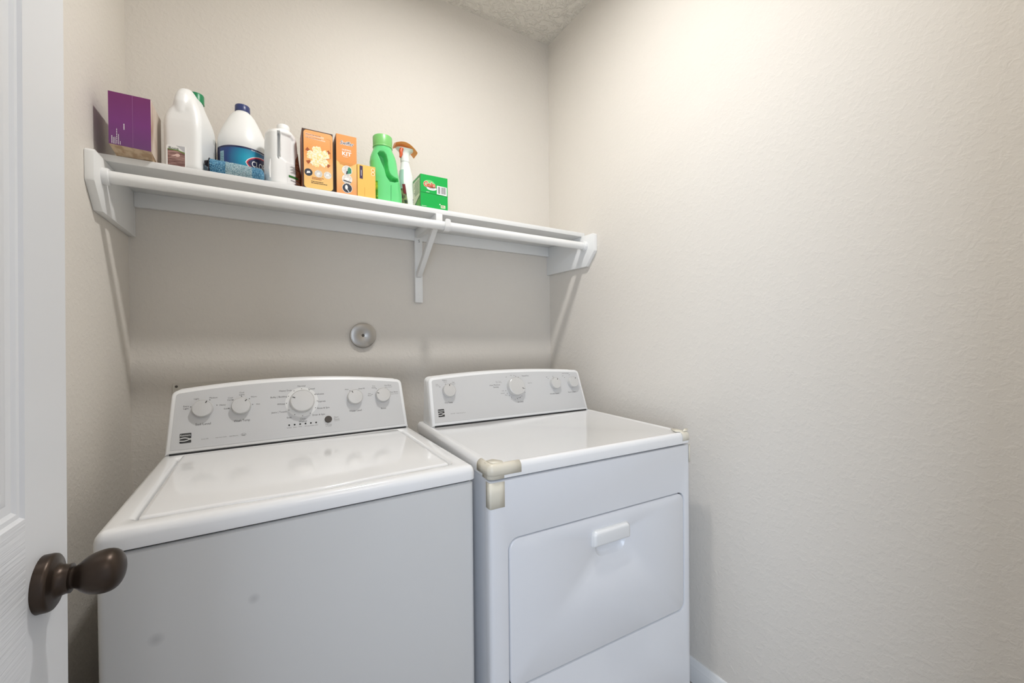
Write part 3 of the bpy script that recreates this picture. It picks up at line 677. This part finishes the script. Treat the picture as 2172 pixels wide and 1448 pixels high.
# 4 rolled mop pad
tw = item('mop_pad', .249, -.272, R(-2), 'rolled blue and grey microfibre mop pad in front of the bleach bottle', 'mop pad')
b = M(); n = 84; nl = 110; Lt = .140; rows = []
for i in range(nl+1):
    s_ = i/nl; x = Lt*s_; r = .0235-.0035*s_
    if s_ > .93: r *= math.sqrt(max(.02, 1-((s_-.93)/.075)**2))
    row = []
    for k in range(n):
        a = 2*PI*k/n; rr_ = r*(1+random.uniform(-.055, .055)) + (.0008*math.sin(3*a+5*s_))
        row.append((x, 0+rr_*1.04*math.cos(a), max(.0003, .0232-.0030*s_+rr_*math.sin(a))))
    rows.append(row)
b.loft(rows)
for fi_, f in enumerate(b.f):
    xs = sum(b.v[i][0] for i in f)/len(f); b.m[fi_] = 0 if (xs < .040 or xs > .108) else 1
tb = b.build('pad', [mottle_mat('blue_microfibre', srgb(40, 112, 156), srgb(140, 190, 212), 420, .95, bump=1), mottle_mat('pale_microfibre', srgb(120, 160, 172), srgb(206, 222, 226), 420, .95, bump=1)], tw, smooth=0)
# loose loops of pile
b = M()
for _ in range(5200):
    s_ = random.random()*.985; a = random.uniform(0, 2*PI); x = Lt*s_; r = .0235-.0035*s_
    if s_ > .93: r *= math.sqrt(max(.02, 1-((s_-.93)/.075)**2))
    zc = .0232-.0030*s_
    p = Vector((x, r*1.04*math.cos(a), zc+r*math.sin(a)))
    if p.z < .003: continue
    d = Vector((random.uniform(-.6, .6), math.cos(a)+random.uniform(-.5, .5), math.sin(a)+random.uniform(-.5, .5))).normalized()*random.uniform(.0014, .0030)
    w = Vector((random.uniform(-1, 1), random.uniform(-1, 1), random.uniform(-1, 1))).normalized()*.00035
    mi = (0 if (x < .040 or x > .108) else 2)+random.randint(0, 1)
    q_ = p+d; q_.z = max(q_.z, .0004)
    b.add([p-w, p+w, q_], [(0, 1, 2)], mi)
o = b.build('pile', [mat('pile_blue', srgb(36, 110, 156), .9), mat('pile_light_blue', srgb(150, 200, 220), .9), mat('pile_grey_blue', srgb(128, 168, 180), .9), mat('pile_white', srgb(222, 234, 236), .9)], tw, smooth=0)
o['kind'] = 'stuff'
m_bind = mat('dark_edging', srgb(38, 36, 44), .8)
b = M()
b.tube([(-.001, .0246*math.cos(2*PI*k/24), .0246+.0242*math.sin(2*PI*k/24)) for k in range(25)], .0018, 8)
b.tube([(-.003, -.012, .036), (-.008, -.014, .033), (-.009, -.013, .026), (-.004, -.012, .021)], [.004, .0055, .0045, .003], 10)
b.tube([(-.001, -.018, .004), (-.006, -.019, .005)], [.004, .003], 10)
b.build('edging', m_bind, tw, smooth=50)

# 5 small white jug with a grip handle and brown label
k5 = item('cleaner_jug', .4385, -.247, 0, 'smaller white floor cleaner jug with white cap, between bleach bottle and orange box', 'jug')
rot5 = R(32)
def sculpt(secs, polys, rows, n=120, front=-1):
    """loft of superellipse sections (h, cx, cy, a, b, e, rot) with smooth pockets pressed into the room side"""
    def sd(x, y, P):
        ins = False; dm = 9
        for i in range(len(P)):
            x0, y0 = P[i-1]; x1, y1 = P[i]; dx, dy = x1-x0, y1-y0
            t = max(0, min(1, ((x-x0)*dx+(y-y0)*dy)/(dx*dx+dy*dy+1e-12))); dm = min(dm, math.hypot(x-x0-t*dx, y-y0-t*dy))
            if (y0 > y) != (y1 > y) and x < x0+(y-y0)*dx/dy: ins = not ins
        return dm if ins else -dm
    H1 = secs[-1][0]; ls = []
    hs = sorted(set([q[0] for q in secs]+[H1*i/rows for i in range(rows+1)]))
    for h in hs:
        i = 0
        while i < len(secs)-2 and secs[i+1][0] < h: i += 1
        A, B = secs[i], secs[i+1]; f = (h-A[0])/(B[0]-A[0]); q = [A[m]+(B[m]-A[m])*f for m in range(1, 7)]
        lp = []
        for (x, y) in se(q[0], q[1], q[2], q[3], q[4], n, q[5]):
            if y < q[1]+.004:
                for P, dep, edge in polys:
                    d = sd(x, h, P)
                    if d > -edge*.3:
                        t = max(0, min(1, (d+edge*.3)/edge)); y = min(y+dep*t*t*(3-2*t), q[1]+.012)
            lp.append((x, y, h))
        ls.append(lp)
    return M().loft(ls)
S5 = [(0, .004, .004, .0475, .034, 3, rot5), (.004, .004, .004, .0515, .038, 3, rot5), (.010, .004, .004, .0530, .039, 3, rot5), (.060, .003, .003, .0525, .0385, 3, rot5), (.085, .001, .001, .0500, .037, 3, rot5), (.110, .000, .000, .0470, .036, 3.2, rot5),
      (.150, -.001, -.001, .0450, .0345, 3.2, rot5), (.168, -.001, -.001, .0440, .034, 3, rot5), (.178, .000, -.002, .0400, .031, 2.6, rot5), (.186, .004, -.003, .0270, .025, 2.2, rot5), (.191, .006, -.004, .0180, .018, 2, rot5)]
b = sculpt(S5, [([(-.014, .088), (-.010, .082), (-.0045, .090), (-.0035, .165), (-.0065, .174), (-.0125, .172)], .024, .0045), ([(-.006, .088), (.012, .078), (.034, .074), (.036, .160), (.028, .172), (-.004, .170)], .007, .010)], 90, 160)
# moulded V creases above the base
b.tube([(-.034, -.0365, .020), (-.0345, -.0360, .050), (-.0310, -.0355, .078), (-.024, -.0355, .092)], [.002, .0040, .0035, .001], 10)
b.tube([(.004, -.0345, .022), (.0045, -.0350, .055), (-.001, -.0350, .080), (-.008, -.0350, .092)], [.001, .0030, .0030, .001], 10)
b.build('jug_body', m_hdpe, k5, smooth=60)
M().lathe([(.0185, .1885), (.0190, .191), (.0190, .202), (.0165, .207), (.001, .2085)], 32, (.006, -.004, 0)).build('cap', m_white, k5, smooth=40)
def e5(s_, h, d=0):
    i = 0
    while i < len(S5)-2 and S5[i+1][0] < h: i += 1
    f = min(1, (h-S5[i][0])/(S5[i+1][0]-S5[i][0])); q = [S5[i][m]+(S5[i+1][m]-S5[i][m])*f for m in range(1, 7)]
    pts = se(q[0], q[1], q[2]+d, q[3]+d, q[4], 80, rot5); q_ = (s_ % 1)*80; i = int(q_); f = q_-i; p0, p1 = pts[i % 80], pts[(i+1) % 80]
    return Vector((p0[0]+(p1[0]-p0[0])*f, p0[1]+(p1[1]-p0[1])*f, h))
b = M()
def e5p(s0, s1, h0, h1, off, mi, n=10, top=None):
    nh = 10
    vs = []
    for k in range(n+1):
        s_ = s0+(s1-s0)*k/n; ht = top(k/n) if top else h1
        for q in range(nh+1): vs.append(e5(s_, h0+(ht-h0)*q/nh, off))
    b.add(vs, [(k*(nh+1)+q, (k+1)*(nh+1)+q, (k+1)*(nh+1)+q+1, k*(nh+1)+q+1) for k in range(n) for q in range(nh)], mi)
e5p(.785, 1.10, .010, 0, .0010, 0, 16, lambda t_: .070+.075*t_**.35)
e5p(.735, .815, .010, .078, .0006, 4, 8)
e5p(.742, .815, .032, .039, .0012, 1, 6); e5p(.75, .83, .022, .0245, .0013, 2, 6); e5p(.77, .86, .012, .0150, .0014, 3, 6)
for k in range(8): e5p(.75+.006*(k % 3), .79, .048+.003*k, .0492+.003*k, .0012, 5, 2)
for k in range(6): e5p(.84, 1.08, .024+.014*k, .0246+.014*k, .0013, 6, 8)
b.build('label', [mottle_mat('brown_wood_label', srgb(112, 70, 48), srgb(176, 124, 90), 70, .4, (1, 1, 2.5)), mat('green_bar', srgb(54, 116, 54), .4), mat('grey_bar', srgb(150, 146, 150), .4), mat('maroon_print', srgb(70, 40, 50), .4), m_hdpe, m_ink2, mat('dark_board_line', srgb(84, 48, 30), .4)], k5, smooth=40)

# 6 duster box with rounded card front
m_or = grad_mat('orange_to_yellow_print', [(0, srgb(250, 208, 122)), (.35, srgb(246, 192, 128)), (.62, srgb(240, 160, 84)), (1, srgb(243, 178, 112))], 'Z')
m_or2 = grad_mat('orange_kit_print', [(0, srgb(238, 160, 96)), (.3, srgb(242, 190, 124)), (.55, srgb(247, 204, 120)), (.62, srgb(246, 198, 114)), (1, srgb(244, 190, 110))], 'Z')
m_oraccent = mat('orange_accent', srgb(236, 156, 82), .45)
m_brown = mat('dark_brown_tray', srgb(72, 44, 34), .55)
m_brside = mottle_mat('red_brown_card_side', srgb(150, 84, 56), srgb(176, 104, 66), 30, .5)
m_cream = mottle_mat('cream_feathers', srgb(246, 226, 140), srgb(250, 246, 226), 160, .5)
m_navy = mat('dark_photo_disc', srgb(56, 62, 74), .4); m_pale = mottle_mat('pale_photo_disc', srgb(214, 208, 200), srgb(240, 234, 226), 120, .4); m_peach = mat('peach_band', srgb(250, 206, 170), .45)
m_redink = mat('red_brown_print', srgb(170, 84, 40), .45)
o6 = item('duster_refill_box', .4965, -.300, 0, 'orange and yellow box with a fluffy white duster pictured, dark brown edges', 'box')
b = M(); ww, hh = .0935, .1945; depth = .088
b.box(0, ww, .0015, depth, 0, hh, 0)
b.add([(-.0003, .004, .004), (-.0003, depth, .004), (-.0003, depth, hh*.96), (-.0003, .004, hh*.96)], [(0, 1, 2, 3)], 2)
mp = lambda x, y, d=0: FR(x, y, d)
b.prism(rr(.0045, ww-.001, .002, hh-.0035, .010, 5), mp, -.0014, .0002, 1)
cx_, cy_ = .0485, .108
st = []
for k in range(96):
    a = 2*PI*k/96; r = .0345*(1-.34*max(0, math.cos(5*a+.6))**3)+.0014*math.sin(23*a)+.0010*math.sin(41*a); st.append((cx_+r*math.cos(a), cy_+r*math.sin(a)*1.0))
b.prism(st, mp, .0002, .0005, 4)
for a in (35, 150, 215, 322):
    c_, s_ = math.cos(R(a)), math.sin(R(a)); b.prism([(cx_+.030*c_-.003*s_, cy_+.030*s_+.003*c_), (cx_+.030*c_+.003*s_, cy_+.030*s_-.003*c_), (cx_+.042*c_+.006*s_, cy_+.042*s_-.006*c_), (cx_+.042*c_-.006*s_, cy_+.042*s_+.006*c_)], mp, .0002, .0004, 6)
b.prism([(.010, .174), (.066, .170), (.066, .177), (.010, .181)], mp, .0002, .0004, 5); bars(b, mp, .011, .1745, .064, .179, 1, 6, .0006, 16)
b.prism([(.010, .1655), (.070, .162), (.070, .1665), (.010, .1705)], mp, .0002, .0004, 5); bars(b, mp, .011, .165, .066, .1685, 1, 6, .0006, 16)
for xx in (.018, .048, .076):
    b.prism(disc(xx, .0525, .0120, 24), mp, .0002, .0005, 3 if xx > .02 else 7); b.prism([(xx-.006, .048), (xx+.006, .051), (xx+.004, .057), (xx-.004, .056)], mp, .0005, .0008, 8)
bars(b, mp, .028, .031, .072, .040, 2, 6, .0004, 14); bars(b, mp, .026, .017, .076, .027, 2, 0, .0004, 12)
for p_ in ([(.073, .173), (.086, .171), (.086, .1715), (.073, .1736)], [(.0855, .111), (.0862, .111), (.0862, .1715), (.0855, .1715)], [(.060, .100), (.0862, .111), (.0862, .1116), (.060, .1006)]): b.add([mp(x, y, .0007) for x, y in p_], [(0, 1, 2, 3)], 6)
b.build('carton', [m_brown, m_or, m_brside, m_pale, m_cream, m_peach, m_redink, m_navy, m_white], o6, smooth=0)

# 7 dusting kit box
o7 = item('dusting_kit_box', .6005, -.300, 0, 'tall narrow orange dusting kit box with three round pictures down its front', 'box')
b = M(); ww, hh = .0655, .2015; depth = .088
b.box(0, ww, 0, depth, 0, hh, 0)
b.add([(-.0004, .001, 0), (-.0004, depth, 0), (-.0004, depth, hh), (-.0004, .001, hh)], [(0, 1, 2, 3)], 2)
arc = [(0, .112)]+[(ww*t_/12, .112-.016*math.sin(PI*t_/12)) for t_ in range(0, 13)]+[(ww, hh), (0, hh)]
b.prism(arc[1:], mp, 0, .0003, 1)
b.text('Swiffer', mp, ww/2+.0005, .1745, h=.0125, w=.046, off=.0006, mi=3, shear=.25, bold=.06)
b.text('Swiffer', mp, ww/2+.0005, .1745, h=.0125, w=.045, off=.0009, mi=4, shear=.25, bold=.0)
b.text('DUSTING', mp, ww/2, .1510, h=.0048, off=.0006, mi=3, bold=.02)
b.text('KIT', mp, ww/2, .1385, h=.0125, w=.030, off=.0006, mi=3, bold=.03)
bars(b, mp, .022, .1265, .045, .1290, 1, 3, .0006, 8)
bars(b, mp, .010, .0985, .056, .1090, 2, 5, .0006, 14)
for cy_, m1 in ((.0820, 8), (.0520, 8), (.0215, 7)):
    b.prism(disc(ww/2+.001, cy_, .0165, 28), mp, .0001, .0004, 3); b.prism(disc(ww/2+.001, cy_, .0152, 28), mp, .0004, .0006, m1)
b.prism([(.034, .070), (.0475, .074), (.0475, .089), (.040, .095), (.036, .088)], mp, .0006, .0009, 6); b.prism([(.030, .069), (.0345, .069), (.036, .080), (.032, .080)], mp, .0006, .001, 7)
b.prism([(.021, .045), (.046, .041), (.047, .044), (.022, .048)], mp, .0006, .0009, 7); b.prism(disc(.033, .052, .008, 16, .005), mp, .0006, .0009, 3)
b.prism(disc(.031, .024, .0045, 16, .008), mp, .0006, .0009, 3); b.prism([(.032, .018), (.035, .017), (.041, .008), (.038, .008)], mp, .0006, .0009, 3)
b.build('carton', [m_or2, m_oraccent, m_brside, m_white, mat('logo_navy', srgb(44, 52, 84), .4), mat('light_orange_print', srgb(226, 158, 80), .45), mat('green_photo', srgb(60, 140, 110), .4), m_navy, m_pale], o7, smooth=0)

# 8 small yellow box
o8 = item('yellow_box', .6680, -.300, 0, 'small plain yellow box with a dark strip of print, in front of the green bottle', 'box')
b = M(); ww, hh = .0610, .1125
b.box(0, ww, 0, .044, 0, hh, 0)
b.add([(-.0003, .001, 0), (-.0003, .044, 0), (-.0003, .044, hh), (-.0003, .001, hh)], [(0, 1, 2, 3)], 4)
b.prism([(.0075, .064), (.0180, .063), (.0180, .108), (.0075, .109)], mp, 0, .0003, 1)
bars(b, lambda x, y, d=0: FR(-y, x, d), .074, -.0145, .096, -.0110, 1, 2, .0006, 8)
for cy_ in (.0995, .0865): 
    b.prism(disc(.0525, cy_, .0062, 18), mp, 0, .0003, 2); b.prism(disc(.0525, cy_, .0050, 18), mp, .0003, .0005, 0); b.prism([(.0500, cy_-.001), (.055, cy_-.0015), (.055, cy_+.001), (.05, cy_+.0015)], mp, .0005, .0007, 3)
b.add([mp(x, y, .0003) for x, y in ((.0235, .0), (.0242, .0), (.0242, .035), (.0235, .035))], [(0, 1, 2, 3)], 3)
b.build('carton', [mat('yellow_card', srgb(246, 196, 96), .5), mat('dark_strip', srgb(70, 52, 84), .4), m_white, mat('orange_print', srgb(222, 140, 60), .4), mat('yellow_card_side', srgb(226, 160, 84), .5)], o8, smooth=0)

# 9 green bottle with looped handle
g = item('detergent_bottle', .7830, -.238, 0, 'green plastic detergent bottle with looped handle and paler green cap', 'bottle')
m_grn = mat('translucent_green_plastic', srgb(112, 218, 138), .24, coat=.3, sub=.25); m_gcap = mat('pale_green_cap', srgb(124, 196, 112), .35)
b = M()
def sg(h, cx, cy, a, bb, e=2.5): return up3(se(cx, cy, a, bb, e, 44), h)
SG = [(0, .000, 0, .0510, .036, 2.6, 0), (.004, 0, 0, .0545, .039, 2.6, 0), (.009, 0, 0, .0555, .040, 2.6, 0), (.045, .000, 0, .0545, .0395, 2.6, 0), (.090, -.003, 0, .0520, .038, 2.5, 0), (.130, -.009, 0, .0500, .0365, 2.4, 0),
      (.157, -.011, 0, .0490, .0355, 2.3, 0), (.175, -.0115, 0, .0460, .0345, 2.2, 0), (.188, -.0120, -.001, .0415, .0340, 2.1, 0), (.199, -.0130, -.002, .0360, .0338, 2, 0), (.205, -.0133, -.002, .0340, .0335, 2, 0), (.212, -.0135, -.002, .0335, .0335, 2, 0)]
b = sculpt(SG, [([(-.037, .180), (-.030, .188), (-.018, .188), (-.008, .178), (-.004, .160), (-.003, .140), (-.001, .122), (.006, .108), (.018, .101), (.034, .099), (.036, .090), (.020, .083), (.004, .082), (-.008, .098), (-.014, .122), (-.028, .155)], .034, .0060)], 130, 260)
b.build('bottle_body', m_grn, g, smooth=70)
M().lathe([(.0350, .2105), (.0355, .2120), (.0350, .2155), (.0345, .2160), (.0350, .2500), (.0335, .2525), (.001, .2528)], 44, (-.0135, -.002, 0)).build('cap', m_gcap, g, smooth=40)
b = M()
for k in range(5): b.tube([(.0060+.0002*k, -.0395, .008+.012*k), (.0062+.0002*k, -.0398, .020+.012*k)], .0006, 6)
b.build('mould_seam', mat('dark_green_seam', srgb(20, 120, 60), .4), g, smooth=40)
gb = M()
def eg(s_, h, d=0):
    a = s_; pts = se(.001, 0, .0555+d, .0400+d, 2.6, 88); return Vector((*pts[int(round(a*88)) % 88], h))
vs = []
for k in range(13): vs += [eg(.50+.011*k, .010, .0006), eg(.50+.011*k, .078, .0006)]
gb.add(vs, [(2*k, 2*k+2, 2*k+3, 2*k+1) for k in range(12)], 0)
gb.build('label', mottle_mat('leafy_green_label', srgb(52, 140, 40), srgb(170, 214, 60), 60, .35), g, smooth=40)

# 10 spray bottle with orange head
s = item('spray_bottle', .8740, -.176, 0, 'white trigger spray bottle with orange nozzle cover, behind the green bottle', 'spray bottle')
b = M()
def sp(h, cx, cy, a, bb, e=2.3): return up3(se(cx, cy, a, bb, e, 36), h)
b.loft([sp(0, .008, -.012, .0210, .018), sp(.004, .008, -.012, .0240, .022), sp(.04, .007, -.010, .0250, .023), sp(.08, .002, -.008, .0265, .023), sp(.11, -.001, -.006, .0270, .022), sp(.14, -.001, -.004, .0240, .020), sp(.165, -.002, -.003, .0190, .017), sp(.185, -.003, -.002, .0150, .0145), sp(.190, -.003, -.002, .0148, .0145)])
b.build('bottle_body', m_hdpe, s, smooth=60)
b = M()
b.loft([sp(.188, -.003, -.002, .0160, .0155), sp(.212, -.004, -.002, .0165, .0155), sp(.222, -.003, -.004, .0200, .0160), sp(.232, -.002, -.008, .0360, .0195, 3)])
b.build('spray_head', m_white, s, smooth=50)
b = M(); 
for_ = []
for k in range(9):
    t_ = k/8; x = -.044+.080*t_; z = .231+.016*math.sin(PI*(.12+.80*t_))-(.018*t_**3); w = .020+.006*t_
    for_.append([(x, -.030+.0, z-.001), (x, -.034, z+.005-.002), (x, -.010, z+.0105), (x, .012, z+.0065), (x, .014, z-.001)])
b.loft(for_)
m_orp = mat('orange_plastic', srgb(250, 160, 84), .35)
b.build('nozzle_cover', m_orp, s, smooth=50)
b = M(); b.tube([(-.018, -.018, .231), (-.024, -.022, .218), (-.0235, -.024, .205), (-.027, -.026, .194)], [.007, .0068, .006, .004], 12)
b.build('trigger', mat('dark_orange_plastic', srgb(206, 84, 36), .35), s, smooth=50)
b = M(); vs = []
def es(k, h, d=.0008):
    hs = [(0, .008, -.012, .0240, .022), (.04, .007, -.010, .0250, .023), (.08, .002, -.008, .0265, .023), (.11, -.001, -.006, .0270, .022), (.14, -.001, -.004, .0240, .020), (.165, -.002, -.003, .0190, .017)]
    for i in range(len(hs)-1):
        if hs[i][0] <= h <= hs[i+1][0]:
            f = (h-hs[i][0])/(hs[i+1][0]-hs[i][0]); q_ = [hs[i][m]+(hs[i+1][m]-hs[i][m])*f for m in range(1, 5)]; break
    p = se(q_[0], q_[1], q_[2]+d, q_[3]+d, 2.3, 72)[k % 72]; return Vector((p[0], p[1], h))
def spatch(k0, k1, h0, h1, mi, d=.0008, nh=8):
    vs = []; K = k1-k0
    for i in range(nh+1):
        for k in range(K+1): vs.append(es(k0+k, h0+(h1-h0)*i/nh, d))
    b.add(vs, [(i*(K+1)+k, i*(K+1)+k+1, (i+1)*(K+1)+k+1, (i+1)*(K+1)+k) for i in range(nh) for k in range(K)], mi)
spatch(32, 50, .012, .085, 0); spatch(32, 48, .085, .155, 1); spatch(45, 50, .065, .100, 2, .0011)
spatch(36, 50, .012, .030, 3, .0012)
for k in range(5): spatch(58, 62-(k % 2), .012+.008*k, .0165+.008*k, 4, .0012, 2)
b.build('label', [mottle_mat('floral_label', srgb(52, 66, 56), srgb(150, 160, 110), 80, .4), mat('pale_green_label', srgb(170, 204, 190), .3), mat('red_flower', srgb(120, 42, 48), .4), mat('yellow_label', srgb(214, 206, 110), .4), m_ink], s, smooth=50)

s.scale = (1.07, 1.09, 1.105)
# 11 green dryer-sheet box
o11 = item('dryer_sheet_box', .8940, -.300, 0, 'bright green dryer sheet box, rightmost thing on the shelf', 'box')
m_gb = mat('bright_green_card', srgb(14, 176, 76), .4); m_gsd = mat('green_card_side', srgb(58, 150, 62), .45)
b = M(); ww, hh, dp = .1080, .1245, .0955
b.box(0, ww, 0, dp, 0, hh, 0)
sm_ = plane((-.0001, 0, 0), (0, 1, 0), (0, 0, 1), (-1, 0, 0))
b.prism([(0.001, 0), (dp, 0), (dp, hh), (.001, hh)], sm_, 0, .0002, 1)
b.prism([(.012, .048), (dp-.004, .020), (dp-.004, hh-.010), (.012, hh-.010)], sm_, .0002, .0004, 2)
b.prism([(.012, .043), (dp-.004, .015), (dp-.004, .020), (.012, .048)], sm_, .0002, .0004, 8)
bars(b, sm_, .018, .056, dp-.012, .110, 9, 3, .0006, 9); bars(b, sm_, .010, .004, .050, .034, 6, 4, .0004, 8)
b.add([mp(x, y, .0003) for x, y in ((0, .0560), (ww, .0530), (ww, .0545), (0, .0575))], [(0, 1, 2, 3)], 3)
b.prism(disc(.034, .0925, .0215, 28, .0135), mp, 0, .0003, 7)
b.text('Gain', mp, .0345, .0895, h=.0190, w=.048, off=.0005, mi=2, bold=.09)
b.text('Gain', mp, .0345, .0895, h=.0190, w=.046, off=.0009, mi=5, bold=.025)
b.prism(disc(.0430, .0755, .0195, 28, .0075), mp, .0002, .0005, 6); b.text('dryer', mp, .0430, .0760, h=.0050, w=.018, off=.0008, mi=8, shear=.3)
bars(b, mp, .022, .0585, .040, .0620, 1, 6, .0004, 7)
b.prism([(.0640, .0575), (.1045, .0555), (.1045, .0885), (.0640, .0900)], mp, 0, .0004, 6)
x = .0685
while x < .100:
    w_ = random.choice((.0007, .0012, .0017)); 
    if not (.0775 < x < .0800): b.prism([(x, .0605), (x+w_, .0605), (x+w_, .0865), (x, .0865)], mp, .0004, .0006, 9)
    x += w_+random.choice((.0006, .0010))
b.prism(rr(.0790, .0980, .0060, .0180, .002, 3), mp, 0, .0003, 2); bars(b, mp, .0805, .0080, .0965, .0170, 3, 1, .0005, 7); b.prism(disc(.0760, .0195, .0024, 12), mp, 0, .0003, 6)
bars(b, mp, .004, .0045, .032, .0075, 1, 6, .0004, 10)
b.build('carton', [m_gb, m_gsd, mat('cream_panel', srgb(236, 230, 206), .45), mat('olive_line', srgb(20, 110, 50), .45), mat('lime_print', srgb(150, 200, 90), .45), mat('orange_logo', srgb(224, 100, 70), .4), m_white, mat('light_green_glow', srgb(110, 214, 120), .4), mat('dark_olive', srgb(64, 70, 34), .45), mat('barcode_ink', srgb(86, 80, 80), .45)], o11, smooth=0)
